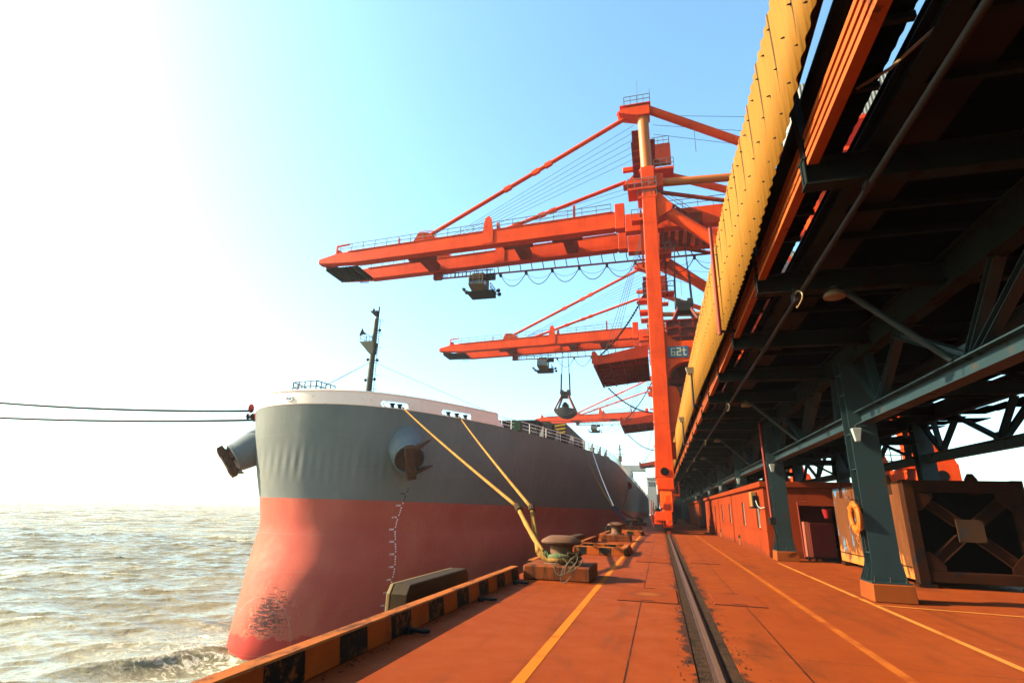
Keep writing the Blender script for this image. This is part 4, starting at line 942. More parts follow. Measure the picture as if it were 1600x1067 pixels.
    b = MB(); railing(b,[(ox-2.1,ya-.85,45.43),(ox+.75,ya-.85,45.43),(ox+.75,ya+1.1,45.43),(ox-2.1,ya+1.1,45.43),(ox-2.1,ya-.85,45.43)],1.1,.7,.03); b.bar((ox+.75,ya-.85,45.4),(ox+.75,ya-.85,47.2),.05,.05); b.bar((ox-.6,ya-.8,45.4),(ox-.6,ya-.8,48.6),.03,.03); part(b, 'head_railing', M['rail_grey'], hd)
    b = MB(); b.bar((ox,ya+.7,44.0),(ox,yb,44.0),1.0,1.4); b.box(ox-.2,ox+3.0,yb-1.5,yb+1.3,46.4,46.5); b.box(ox-1.6,ox+1.1,ya+2.0,yb-.5,42.5,42.6)
    for i in range(6): b.bar((ox-1.0,ya+1.0,38.8+i*.9),(ox-1.0,ya+2.8,38.8+i*.9),.9,.06)
    b.box(ox+.9,ox+3.1,yb-1.5,yb-1.4,43.2,46.4); part(b, 'head_frame', CD)
    b = MB(); b.prism([(-3.0,41.6),(.6,41.6),(.6,43.6),(-1.4,43.2)], (ox,yb-.7,0), (1,0,0), (0,0,1), (0,1.4,0)); b.box(ox-2.9,ox-1,yb-1.2,yb-.7,43.3,43.9); part(b, 'far_mast_head', CR, bevel=.03)
    b = MB(); railing(b,[(ox+.9,yb-1.4,46.5),(ox+3,yb-1.4,46.5),(ox+3,yb+1.2,46.5)],1.1,.8,.03); railing(b,[(ox+3,yb-1.4,44.4),(ox+1,yb-1.4,44.4)],1.1,.8,.03); part(b, 'head_railing', M['rail_grey'])
    def stay(a, c, nm):
        a = Vector(a); c = Vector(c); b = MB(); b.tube([a, c], .25, 12); o = part(b, nm, CR, smooth=True, angle=40)
        for f in (.40, .46, .60):
            b = MB(); p = a.lerp(c, f); b.bar(p-(c-a).normalized()*.45, p+(c-a).normalized()*.45, .42, .56)
            part(b, 'stay_link', CR, o)
    lug = lambda y: (ox-26.6, G(y), top(ox-26.6)+1.0)
    stay((ox-1.0,ya,44.9), lug(BY0), 'forestay'); stay((ox-2.6,yb,42.5), lug(BY1), 'forestay')
    b = MB()
    for k in range(6):
        y = ya+1.2+k*.75; b.tube([(ox-1.2,y,44.2-.35*k),(ox-24-.4*k,G(BY0)+.7+.6*k,top(ox-24)+.8)],.022,5)
    for k in range(2): b.tube([(ox-.8,ya+k*2,40.2),(ox-8,G(BY0)+k,top(ox-8)+1.0)] if False else [(ox+.2,ya+2+k,37.0),(ox-16,G(BY0)+1+k,top(ox-16)+1.3)],.02,5)
    part(b, 'hoist_wires', M['wire'])
    xe = ox+24
    b = MB(); b.tube([(ox+.6,ya,45.0),(xe,G(BY0),33.6-.9)],.47,20); part(b, 'backstay', CR, smooth=True, angle=50)
    b = MB(); b.tube([(ox+.6,yb,43.6),(xe,G(BY1),33.0-.9)],.45,20); part(b, 'backstay', CR, smooth=True, angle=50)
    for y in (NY, FY):
        yc = G(y); n = lambda z: lx0+(lx1-lx0)*(z-5)/30
        b = MB(); b.tube([(ox+.6,yc,35.3),(n(34.5),yc,34.6)],.42,20); part(b, 'upper_tie', M['pipe'] if y == NY else CR, smooth=True, angle=50)
        b = MB(); b.tube([(ox+.6,yc,34.3),(ox+10,yc,31.5)],.22,14); part(b, 'strut', CD, smooth=True, angle=50)
        b = MB(); b.tube([(ox+.4,yc,32.9),(n(18),yc,17.6)],.62,24); part(b, 'diagonal_brace', CR, smooth=True, angle=50)
        b = MB(); b.prism([(.724,30.6),(.95,30.8),(2.2,31.4),(2.4,32.0),(1.2,33.6),(.724,33.8)], (ox,yc-.8,0), (1,0,0), (0,0,1), (0,1.6,0)); b.prism([(.724,34.3),(1.6,34.6),(1.6,36.0),(.724,36.1)], (ox,yc-.7,0), (1,0,0), (0,0,1), (0,1.4,0)); part(b, 'brace_gusset', CR, bevel=.04)
    b = MB()
    for k in range(3): b.tube([(ox+1,ya+1+k,45.0-k*.5),(ox+26,ya+2+k,40.5-k*2)],.025,5)
    b.tube([(ox+5.2,ya,41.6),(ox+5.2,ya,38.6)],.03,5); part(b, 'back_wires', M['wire'])
    # landings and stairs round the leg
    for (x0, x1, y0, y1, z) in ((ox-2.1,ox+.85,ya-1.2,ya+1.2,34.2),(ox-1.1,ox+.85,ya-1.1,ya+1.1,33.2),(ox+.8,ox+2.9,ya+1.2,ya+3.2,38.0),(ox-1.9,ox+1,ya+1.1,ya+2.4,31.9),(ox-1.5,ox-.7,ya-.4,ya+1.2,21.9),(ox-1.5,ox-.7,ya-.4,ya+1.2,20.7),(ox+.75,ox+2.0,ya+.8,ya+2.2,27.4),(ox+.75,ox+2.0,ya+.8,ya+2.2,23.0)):
        b = MB(); b.box(x0,x1,y0,y1,z,z+.09); b.box(x0,x1,y0-.02,y0,z-.12,z+.12); pl = part(b, 'landing', CR)
        b = MB(); railing(b,[(x1,y0,z+.1),(x0,y0,z+.1),(x0,y1,z+.1)],1.1,.7,.03); part(b, 'landing_railing', M['rail_grey'], pl)
    b = MB()
    for (a, c) in (((ox+1.2,ya+1.6,34.5),(ox+4.6,ya+2.2,31.8)),((ox-.9,ya+2.0,33.3),(ox-.9,ya+1.6,26.5)),((ox+1.3,ya+1.5,23.0),(ox+1.3,ya+1.5,30.4))):
        a = Vector(a); c = Vector(c); n_ = int((a-c).length/.35)
        for o_ in (-.3, .3): b.bar(a+V(0,o_,0), c+V(0,o_,0), .1, .16); b.bar(a+V(0,o_,1.0), c+V(0,o_,1.0), .04, .04)
        for i in range(n_+1): p = a.lerp(c, i/n_); b.bar(p+V(0,-.3,0), p+V(0,.3,0), .2, .04)
    for i in range(9):
        z = 23.4+.8*i; b.tube([(ox+1.3+.45*math.cos(a),ya+1.5+.45*math.sin(a),z) for a in [2*math.pi*k/10 for k in range(11)]],.025,4)
    b.box(ox+3.8,ox+5.4,ya+1.5,ya+2.8,31.0,32.2); part(b, 'stairs', M['crane_dark'])
    # ---- hopper between the legs
    hx0, hx1, hy0, hy1 = ox+.95, ox+9.0, G(-3.9), G(3.9)
    b = MB(); b.box(hx0,hx1,hy0,hy1,17.3,20.4); b.hexa([(hx0+2.6,hy0+2.6,11.2),(hx1-2.6,hy0+2.6,11.2),(hx1-2.6,hy1-2.6,11.2),(hx0+2.6,hy1-2.6,11.2),(hx0,hy0,17.28),(hx1,hy0,17.28),(hx1,hy1,17.28),(hx0,hy1,17.28)])
    hp = part(b, 'hopper', M['hopper'], bevel=.03)
    b = MB()
    for i in range(7): x = hx0+.1+i*1.3; b.bar((x,hy0-.06,17.3),(x,hy0-.06,20.4),.12,.14)
    for z in (17.5,18.6,19.5,20.35): b.box(hx0-.1,hx1+.1,hy0-.14,hy0-.02,z-.07,z+.07)
    railing(b,[(hx0-.1,hy0-1.2,17.35),(hx1,hy0-1.2,17.35)],1.2,1.0,.045,2); b.box(hx0-.2,hx1,hy0-1.3,hy0-.2,17.15,17.33)
    part(b, 'hopper_ribs', M['crane_dark'], hp)
    b = MB(); b.box(hx0+4.2,hx0+5.8,hy0-.5,hy0-.16,17.5,20.2); part(b, 'hopper_door', paint('dusty_door_paint', (.36,.22,.19), .6, .2), hp)
    b = MB(); b.box(hx0+.5,hx0+6,hy0+1,hy1-1,8.6,11.2); b.box(ox+1.4,ox+12,G(NY)-.3,G(NY)+.5,12.0,12.9); b.box(ox+.9,ox+10,G(-3),G(3),14.0,14.6); b.tube([(ox+2.0,G(NY),9.4),(ox+9.5,G(NY)+1,14.8)],.45,16); part(b, 'feeder', M['hopper'], hp)
    b = MB(); b.tube([(ox+.9,G(NY)-.2,9.5),(ox+4.5,G(NY)-.1,12.0)],.42,18); part(b, 'lower_brace', CR, smooth=True, angle=50)
    # ---- hinged spill plate over the water, hung on chains
    fx0, fx1 = ox-.9, ox-6.1; fy0, fy1 = G(-4.9), G(5.3)
    b = MB(); b.hexa([(fx1,fy0,15.85),(fx0,fy0,16.55),(fx0,fy1,16.55),(fx1,fy1,15.85),(fx1,fy0,16.05),(fx0,fy0,16.75),(fx0,fy1,16.75),(fx1,fy1,16.05)])
    fl = part(b, 'spill_plate', M['hopper'])
    b = MB()
    for y in (fy0, fy1): b.hexa([(fx1,y-.09,15.7),(fx0,y-.09,16.3),(fx0,y+.09,16.3),(fx1,y+.09,15.7),(fx1-.1,y-.09,16.5),(fx0,y-.09,17.6),(fx0,y+.09,17.6),(fx1-.1,y+.09,16.5)])
    b.box(fx1-.25,fx1-.05,fy0-.1,fy1+.1,15.6,16.6)
    for i in range(1,6): y = fy0+(fy1-fy0)*i/6; b.hexa([(fx1,y-.07,15.55),(fx0,y-.07,16.1),(fx0,y+.07,16.1),(fx1,y+.07,15.55),(fx1,y-.07,15.87),(fx0,y-.07,16.56),(fx0,y+.07,16.56),(fx1,y+.07,15.87)])
    for i in range(1,4): x = fx1+(fx0-fx1)*i/4; b.box(x-.06,x+.06,fy0,fy1,15.55+.16*i,15.86+.175*i)
    b.prism([(-.5,0),(.3,0),(.1,.9),(-.2,1.3),(-.5,1.1)], (fx1+.1,fy0-.12,15.9), (1,0,0), (0,0,1), (0,.35,0)); part(b, 'spill_plate_frame', CD, fl)
    for (a, c) in (((ox-.7,fy0-.2,23.4),(fx1+.5,fy0-.1,16.7)),((ox-.7,fy1,12.5),(fx1+.3,fy1,15.6))):
        P = catenary(a, c, .7, 60); b = MB()
        for i, p in enumerate(P[:-1]):
            d = P[i+1]-p; b.bar(p-d*.15, p+d*1.15, .20 if i%2 else .05, .05 if i%2 else .20)
        part(b, 'chain', M['grill'], fl)
    b = MB()
    for k in range(4): b.tube([(ox-.6,ya+1.6+k*.5,31.5),(fx1+.6+k*.35,fy0+.6,16.2)],.022,5)
    part(b, 'plate_wires', M['wire'], fl)
    return t
crane1 = crane_proto()
def crane_copy(y, label):
    c = copy_tree(crane1); c.location = (.55, y, 0); c['label'] = label; return c
crane2 = crane_copy(98.0, 'second orange grab crane along the quay, a grab hanging from its boom')
crane3 = crane_copy(187.0, 'third and smallest visible orange grab crane, far down the quay over the hatches')

def grab(x, y, z, top_z, open_, label):
    t = thing('grab_bucket', (x, y, z), label, 'grab', 'grab buckets hanging from the crane booms')
    H = 4.5 if not open_ else 4.2
    b = MB(); b.hexa([(x-.7,y-.7,z+H-.9),(x+.7,y-.7,z+H-.9),(x+.7,y+.7,z+H-.9),(x-.7,y+.7,z+H-.9),(x-.9,y-.8,z+H-.2),(x+.9,y-.8,z+H-.2),(x+.9,y+.8,z+H-.2),(x-.9,y+.8,z+H-.2)]); b.box(x-.95,x+.95,y-.8,y+.8,z+H-.2,z+H+.25)
    for s in (-1,1): b.box(x+s*.65-.3,x+s*.65+.3,y-.6,y+.6,z+H+.25,z+H+.6); b.lathe((x+s*.5,y-.75,z+H-.2),[(.4,0),(.4,1.5)],14,axis=V(0,1,0))
    b.build('head_block', M['coal'], t, bevel=.04)
    sp = 1.85 if not open_ else 2.3
    for s in (-1, 1):
        for q in (-1, 1):
            b = MB(); b.bar((x+s*.62,y+q*.55,z+H-.5),(x+s*sp,y+q*1.3,z+1.2),.32,.28); b.build('arm', M['hopper'] if not open_ else M['brown'], t, bevel=.03)
    for s in (-1, 1):
        # clam shells: curved scoops
        n = 10; vs = []; fs = []
        for yy in (-1.75, 1.75):
            for i in range(n+1):
                a = math.pi*(.02+.48*i/n); r = 2.05
                vs.append((x+s*(r*math.cos(a)), y+yy*(.75+.25*math.sin(a)), z+1.35-1.5*math.sin(a)))
            vs.append((x+s*.05, y+yy*.9, z+1.7))
        m = n+2
        for i in range(n): fs.append((i,i+1,m+i+1,m+i))
        fs.append(tuple(range(m))); fs.append(tuple(range(2*m-1,m-1,-1))); fs.append((0,m,2*m-1,m-1))
        b = MB(); b.add(vs, fs); b.build('clam_shell', M['coal'], t, bevel=.03)
    b = MB(); b.box(x-.6,x+.6,y-.5,y+.5,z+1.5,z+2.3); b.lathe((x,y-.55,z+2.3),[(.45,0),(.45,1.1)],14,axis=V(0,1,0)); b.build('lower_block', M['coal'], t)
    for s in (-1, 1):
        for q in (-1, 1):
            b = MB(); b.tube([(x+s*.85,y+q*.4,z+H+.4),(x+s*.55,y+q*.5,top_z)],.04,6); w = b.build('hoist_rope', M['wire'], t)
            b = MB(); b.tube([(x+s*.85,y+q*.4,z+H+.4),(x+s*.77,y+q*.42,z+H+.4+(top_z-z-H)*.42)],.085,6); b.build('rope_socket', M['grill'], w)
    return t
grab(3.7, 57.0, 18.9, 31.2, False, 'grab bucket lowered into the hopper of the nearest crane, only its arms showing')
grab(-16.3, 98.0, 18.2, 30.9, False, 'closed dark grab bucket hanging over the ship from the second crane boom')

# ================================================================== CONVEYOR GALLERY
gal = thing('conveyor_gallery', (4.6, 14.2, 0), 'long dark conveyor gallery on teal steel columns with yellow corrugated cladding on its quay side', 'gallery')
def gp(b, name, m, parent=gal, **k): return b.build(name, m, parent, **k)
YB = [6.05+3.345*k for k in range(-6, 44)]
Y0G, Y1G = YB[0]-1, YB[-1]+1
# cladding panels, really corrugated, held by rows of hook bolts
zb = lambda y: float(np.interp(y, [-6,4.3,5.6,8,12,16,22,34,60,160],[6.5,6.32,5.98,5.74,5.68,5.82,6.02,6.1,6.15,6.2]))
ztp = lambda y: float(np.interp(y, [-6,5.6,8,10,14.5,24,45,160],[7.75,7.78,7.82,8.0,8.05,8.3,8.6,8.7]))
PX = 1.66
k = 0; y = -9.2
while y < Y1G-6:
    L = 6.7; b = MB(); n = int(L/.035); off = rng.uniform(-.012, .012); dz = rng.uniform(-.05, .05)
    vs = []; fs = []
    for i in range(n+1):
        yy = y+L*i/n; x = PX+off+.014*math.sin(2*math.pi*yy/.21); lap = (yy % .84)/.84*.012
        vs += [(x-lap, yy+.10, zb(yy)+dz), (x-lap+.006, yy-.02, ztp(yy)+.012*math.sin(yy*3))]
    for i in range(n): fs.append((2*i, 2*i+2, 2*i+3, 2*i+1))
    b.add(vs, fs)
    if y < 75:
        yy = y+.3
        while yy < y+L:
            for f in (.14, .5, .86):
                zz = zb(yy)+(ztp(yy)-zb(yy))*f+rng.uniform(-.02,.02); b.lathe((PX+off-.03, yy+rng.uniform(-.03,.03), zz), [(.011,-.03),(.011,.0),(.005,.005),(.005,.016)], 6, 1, axis=V(-1,0,-.2))
            yy += .42
    o = gp(b, 'cladding_panel', [M['clad'], M['grill']], smooth=True, angle=60)
    md = o.modifiers.new('thick', 'SOLIDIFY'); md.thickness = .003
    b = MB()
    for f in (.12, .5, .88):
        ya, yb_ = y+.02, y+L-.02; b.bar((PX+.09, ya, zb(ya)+(ztp(ya)-zb(ya))*f), (PX+.09, yb_, zb(yb_)+(ztp(yb_)-zb(yb_))*f), .08, .06, (1,0,0))
    gp(b, 'cladding_rail', M['brown'], o)
    y += L; k += 1
# cross beams, edge stringers, posts
for i, y in enumerate(YB):
    b = MB(); b.ibeam((1.83, y, 5.54), (10.5, y, 5.54), .19, .36, .022); b.box(1.845, 1.86, y-.088, y+.088, 5.385, 5.695)
    gp(b, 'cross_beam', M['teal_dark'])
    if i+1 < len(YB):
        b = MB(); ya, yb_ = y+.11, YB[i+1]-.11
        b.box(1.90, 1.99, ya, yb_, 5.60, 6.02)
        for z in (5.60, 5.71, 5.83, 5.95): b.box(1.872, 1.90, ya, yb_, z, z+.065)
        gp(b, 'edge_stringer', M['stringer'])
    b = MB(); b.bar((1.93, y+.02, 5.725), (1.80, y-.02, ztp(y)-.2), .10, .14, (0,1,0)); gp(b, 'cladding_post', M['brown'])
b = MB(); b.tube([(2.12,Y0G,6.62),(2.12,Y1G,6.62)], .17, 14); gp(b, 'dust_pipe', M['brown'], smooth=True)
# floor: walkway strip, slot, main floor, joists
b = MB(); n = int((Y1G-Y0G)/.09); vs = []; fs = []
for i in range(n+1): yy = Y0G+(Y1G-Y0G)*i/n; z = 6.03+(.02 if i % 2 else 0); vs += [(1.995,yy,z),(2.43,yy,z)]
for i in range(n): fs.append((2*i,2*i+1,2*i+3,2*i+2))
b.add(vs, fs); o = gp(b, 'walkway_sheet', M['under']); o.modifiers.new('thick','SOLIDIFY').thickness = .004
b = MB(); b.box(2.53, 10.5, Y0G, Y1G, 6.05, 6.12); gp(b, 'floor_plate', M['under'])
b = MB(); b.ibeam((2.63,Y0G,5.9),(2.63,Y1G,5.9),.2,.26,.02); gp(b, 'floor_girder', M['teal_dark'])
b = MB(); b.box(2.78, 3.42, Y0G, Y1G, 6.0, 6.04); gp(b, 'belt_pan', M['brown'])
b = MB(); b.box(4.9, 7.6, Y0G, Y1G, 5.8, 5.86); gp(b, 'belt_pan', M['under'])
b = MB()
for y in YB[:-1]:
    for q in range(1, 4):
        yy = y+q*3.345/4; b.box(2.0, 2.42, yy-.03, yy+.03, 5.93, 6.0); b.box(2.75, 10.4, yy-.035, yy+.035, 5.88, 5.99)
gp(b, 'floor_joists', M['teal_dark'])
# parapet on the land side keeps the belts in shade
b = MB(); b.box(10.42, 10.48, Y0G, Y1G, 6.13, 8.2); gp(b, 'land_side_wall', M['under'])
# columns and trusses, two rows
CY = [4.15+10.06*k for k in range(-1, 13)]
for xr, m1 in ((4.66, M['teal']), (10.0, M['teal'])):
    for y in CY:
        if y > 130 or y < -6: continue
        b = MB(); b.box(xr-.28, xr+.28, y-.22, y-.197, .40, 5.32); b.box(xr-.28, xr+.28, y+.197, y+.22, .40, 5.32); b.box(xr-.012, xr+.012, y-.196, y+.196, .40, 5.32)
        for z in (.95, 1.9, 2.75, 3.55, 4.5, 5.0): b.box(xr-.25, xr-.014, y-.195, y+.195, z, z+.02); b.box(xr+.014, xr+.25, y-.195, y+.195, z, z+.02)
        c = gp(b, 'column', m1)
        b = MB(); b.box(xr-.38, xr+.38, y-.36, y+.36, .362, .395)
        for s in (-1, 1): b.prism([(-.36,.396),(.36,.396),(.34,.46),(.285,.78),(-.285,.78),(-.34,.46)], (xr, y+s*.222-(.012 if s<0 else 0), 0), (1,0,0), (0,0,1), (0,.012,0))
        for dx in (-.15, .0, .15): b.prism([(.02,.396),(.16,.396),(.02,.75)], (xr-.28, y+dx, 0), (-1,0,0), (0,0,1), (0,.012,0))
        gp(b, 'base_plate', m1, c)
        b = MB(); b.hexa([(xr-.41,y-.42,0),(xr+.41,y-.42,0),(xr+.41,y+.42,0),(xr-.41,y+.42,0),(xr-.39,y-.4,.36),(xr+.39,y-.4,.36),(xr+.39,y+.4,.36),(xr-.39,y+.4,.36)]); gp(b, 'pedestal', paint('pedestal_paint_%d_%d' % (xr, y), (.46,.095,.013), .75, .2, .1, k=.42) if (xr < 5 and y < 26) else M['plinth'], c, bevel=.02)
        for dx in (-.3, 0, .3):
            for s in (-1, 1): b = MB(); b.lathe((xr+dx, y+s*.31, .396), [(.03,0),(.03,.03),(.016,.035),(.016,.11)], 6); gp(b, 'anchor_bolt', M['conduit'], c)
    for a, c in zip(CY[:-1], CY[1:]):
        if a > 120: continue
        m_ = (a+c)/2; b = MB(); b.ibeam((xr, a+.24, 3.9), (xr, c-.24, 3.9), .30, .30, .022); gp(b, 'bottom_chord', m1)
        b = MB(); b.ibeam((xr, a+.01, 5.46), (xr, c-.01, 5.46), .28, .56, .024); gp(b, 'top_chord', M['teal_dark'])
        for (p, q) in ((m_, m_-1.15), (m_, m_+2.3), (m_-2.3, m_-.25), (a+1.45, a+1.25), (a+1.45, a+.35), (c-1.45, c-1.25), (c-1.45, c-.35), (a+1.45, a+3.0) if False else (c-1.5, c-3.0)):
            b = MB(); y0_, y1_ = p, q
            if p == m_-2.3: b.ibeam((xr, q, 4.06), (xr, p, 5.17), .16, .12, .012)
            else: b.ibeam((xr, p, 4.06), (xr, q, 5.17), .16, .12, .012)
            gp(b, 'truss_member', m1)
        b = MB(); b.box(xr-.012, xr+.012, m_-.35, m_+.35, 4.052, 4.28); b.box(xr-.012, xr+.012, c-1.7, c-1.2, 4.052, 4.22); gp(b, 'gusset_plate', m1)
# transverse lower ties between the rows
for y in CY[1:]:
    if y > 125: continue
    b = MB(); b.ibeam((4.95, y, 4.6), (9.7, y, 4.6), .2, .3, .02); gp(b, 'cross_tie', M['teal_dark'])
    b = MB(); b.bar((4.95,y,3.9),(7.3,y,5.2),.1,.1); b.bar((9.7,y,3.9),(7.4,y,5.2),.1,.1); gp(b, 'cross_brace', M['teal_dark'])
b = MB(); b.tube([(6.3,Y0G,4.95),(6.3,Y1G,4.95)], .33, 18); gp(b, 'return_duct', M['brown'], smooth=True)
b = MB()      # ragged sheeting along the land side eave
for i in range(26):
    y = 14+i*.95; z = 5.15+rng.uniform(-.12,.12); b.box(10.1, 10.9+rng.uniform(-.1,.2), y, y+.9, z, z+.03)
gp(b, 'eave_sheeting', M['under'])
# knee struts carrying the floodlights, and the conduit run
LY_ = [YB[7]+10.035*k for k in range(0, 11)]
for i, y in enumerate(LY_):
    b = MB(); b.tube([(4.5, y, 4.08), (3.16, y, 5.37)], .055, 10); gp(b, 'knee_strut', M['teal'], smooth=True)
    t = thing('floodlight', (3.06, y, 5.3), ['brass coloured dome lamp nearest the camera, at the top of the first knee strut','dome lamp on the second knee strut under the gallery','dome lamp on the third knee strut under the gallery'][i] if i < 3 else 'small far dome lamp under the gallery floor beyond the third knee strut', 'lamp', 'dome lamps under the gallery')
    b = MB(); b.lathe((3.04, y, 5.26), [(.165,-.03),(.17,0),(.15,.05),(.08,.10),(.05,.16)], 24); b.build('lamp_shade', M['lamp'], t, smooth=True, angle=50)
    b = MB(); b.lathe((3.04, y, 5.215), [(.05,0),(.12,.012),(.155,.03)], 20); b.build('lens', M['lamp_white'] if False else M['lamp'], t, smooth=True)
b = MB(); b.tube([(2.50, Y0G, 5.31), (2.50, Y1G-20, 5.31)], .036, 10); cdt = gp(b, 'conduit', M['conduit'], smooth=True)
for y in YB: b = MB(); b.box(2.45, 2.55, y-.07, y+.07, 5.285, 5.352); gp(b, 'conduit_clamp', M['conduit'], cdt)
for y in LY_: b = MB(); b.box(2.40, 2.47, y-.1, y+.12, 5.18, 5.42); gp(b, 'switch_box', M['conduit'], cdt)
for y in LY_[:5]:
    b = MB(); b.tube([(2.44+.02*math.cos(a*2), y-.05+.20*math.cos(a)-.12, 5.24+.13*math.sin(a)-.06) for a in [math.pi*(.35+1.5*i/14) for i in range(15)]], .014, 6); gp(b, 'cable_loop', M['lamp'], cdt, smooth=True)
b = MB(); b.tube([(2.2,5.2,5.95),(2.35,4.8,5.8),(2.65,4.3,5.85)],.016,6); gp(b, 'loose_wire', M['lamp'], smooth=True)
for i, y in enumerate(CY[2:9]):
    t = thing('batten_lamp', (4.4, y-.3, 3.5), ['small white reflector lamp below the chord at the lifebuoy column','white reflector lamp below the chord at the column by the drainpipe'][i] if i < 2 else 'tiny white reflector lamp below the bottom chord farther along the gallery', 'lamp', 'white lamps under the bottom chord')
    b = MB(); b.hexa([(4.43,y-.34,3.36),(4.53,y-.34,3.36),(4.53,y-.26,3.36),(4.43,y-.26,3.36),(4.38,y-.38,3.66),(4.58,y-.38,3.66),(4.58,y-.24,3.66),(4.38,y-.24,3.66)]); b.build('reflector', M['lamp_white'], t, bevel=.01)
    b = MB(); b.tube([(4.48,y-.31,3.66),(4.48,y-.31,3.75)],.02,6); b.build('hanger', M['conduit'], t)
# lamp poles standing outside the cladding
for i, (y, z0, z1, lb) in enumerate(((12.3,5.6,8.35,'tall orange pipe pole standing against the near yellow cladding'),(22.4,5.75,7.15,'lamp pole with a small lamp head beside the crane leg and cladding'),(32.5,5.4,6.75,'farther thin pole against the yellow cladding beyond the lamp pole'))):
    t = thing('pole', (1.52, y, z0), lb, 'pole', 'poles along the cladding')
    b = MB(); b.tube([(1.54,y,z0),(1.54,y,z1)],.045,10); b.build('pipe', M['redpipe'] if i == 0 else M['conduit'], t, smooth=True)
    b = MB(); b.box(1.55,1.95,y-.03,y+.03,z0+.05,z0+.1); b.build('bracket', M['brown'], t)
    if i:
        b = MB(); b.hexa([(1.40,y-.1,z1),(1.6,y-.1,z1),(1.6,y+.1,z1),(1.40,y+.1,z1),(1.32,y-.14,z1+.28),(1.66,y-.14,z1+.28),(1.66,y+.14,z1+.28),(1.32,y+.14,z1+.28)]); b.build('lamp_head', M['lamp'], t)

# ================================================================== RED BUILDING
bl = thing('red_hut', (7, 40, 0), 'long low red rendered building under the gallery with narrow windows along the quay', 'building')
units = ((25.55, 36.55, (27.45, 31.9)), (36.85, 44.4, (37.9, 42.4)), (44.7, 57.5, (47.6, 51.6)))
for (a, c, wins) in units:
    edges = [a]+sum([[w-.42, w+.42] for w in wins], [])+[c]
    b = MB(); x0 = 4.30; z0w, z1w = 1.12, 2.28
    b.box(x0, x0+.22, a, c, 0, z0w); b.box(x0, x0+.22, a, c, z1w, 2.82)
    for i in range(0, len(edges), 2): b.box(x0, x0+.22, edges[i], edges[i+1], z0w, z1w)
    b.box(x0+.22, 9.7, a, a+.22, 0, 2.82) if a > 26 else None
    b.box(x0+.22, 9.7, c-.22, c, 0, 2.82); b.box(9.48, 9.7, a+.24, c-.23, 0, 2.82)
    gp(b, 'wall', M['wall'], bl)
    b = MB(); b.box(x0-.14, 9.9, a-.10, c+.08, 2.822, 3.06); gp(b, 'roof', M['wall'], bl, bevel=.02)
    for w in wins:
        b = MB(); b.box(x0+.12, x0+.14, w-.42, w+.42, z0w, z1w); wd = gp(b, 'window', M['window'], bl)
        b = MB()
        for yy in (w-.40, w, w+.40): b.bar((x0+.10, yy, z0w), (x0+.10, yy, z1w), .05, .05, (0,1,0))
        for z in (z0w+.03, z1w-.03): b.bar((x0+.10, w-.42, z), (x0+.10, w+.42, z), .05, .05)
        gp(b, 'frame', M['lamp_white'], wd)
        b = MB(); b.box(x0-.03, x0+.1, w-.46, w+.46, z0w-.06, z0w); gp(b, 'sill', M['wall'], wd)
    if a > 26: b = MB(); b.box(x0+.05, x0+.4, a-.28, a-.02, 0, 2.8); gp(b, 'recess', M['redsteel'], bl)
# end wall with its doorway
b = MB(); b.box(4.525, 5.62, 25.55, 25.77, 0, 2.82); b.box(7.1, 9.7, 25.55, 25.77, 0, 2.82); b.box(5.62, 7.1, 25.55, 25.77, 2.1, 2.82); gp(b, 'wall', M['wall'], bl)
b = MB(); b.box(5.62, 7.1, 26.6, 26.7, 0, 2.1); gp(b, 'door', M['redsteel'], bl)
b = MB(); b.box(4.27, 4.295, 25.6, 57, 1.02, 1.05); gp(b, 'plinth_line', M['wall'], bl)
t = thing('switch_box', (4.15, 27.4, 2.0), 'orange switch box on a dark bracket beside the nearest window of the red building', 'box')
b = MB(); b.box(4.02, 4.26, 27.0, 27.62, 2.02, 2.68); b.build('case', M['elbox'], t, bevel=.02)
b = MB(); b.box(3.98, 4.28, 26.7, 27.65, 1.96, 2.012); b.box(4.05, 4.27, 26.66, 26.92, 2.015, 2.5); b.build('bracket', M['black'], t)
b = MB(); b.tube([(4.15,26.7,2.3),(4.15,26.3,2.05),(4.2,25.9,1.95),(4.3,25.5,2.0)],.02,6); b.build('cable', M['lamp_white'], t, smooth=True)
t = thing('drainpipe', (4.22, 23.75, 1.4), 'orange drainpipe slanting down in front of the second teal column', 'pipe')
b = MB(); b.tube([(4.14,23.72,5.3),(4.22,23.78,1.55)],.05,10); b.build('pipe', M['redpipe'], t, smooth=True)
b = MB(); b.box(4.12,4.34,23.66,23.9,1.33,1.6); b.tube([(4.2,23.7,1.4),(4.32,23.72,.9),(4.3,23.78,.4)],.02,6); b.build('junction_box', M['brown'], t, bevel=.015)
t = thing('tool_cabinet', (6.1, 25.0, 0), 'red steel cabinet on small wheels standing before the dark doorway of the red building', 'cabinet')
b = MB(); b.box(5.74, 6.62, 24.75, 25.3, .14, 1.42); b.build('case', M['redsteel'], t, bevel=.02)
b = MB(); b.box(5.58, 5.725, 24.8, 25.2, .14, 1.46); b.build('open_door', paint('pale_red_panel', (.55,.14,.08), .5, .2, .1), t)
b = MB(); b.tube([(5.46,24.8,.1),(5.42,24.8,2.22),(5.75,24.85,2.24)],.028,8); b.build('pipe_frame', M['redpipe'], t, smooth=True)
for x in (5.6, 5.85): b = MB(); b.lathe((x-.03,24.8,.08),[(.08,0),(.08,.06)],14,axis=V(1,0,0)); b.build('wheel', M['black'], t)
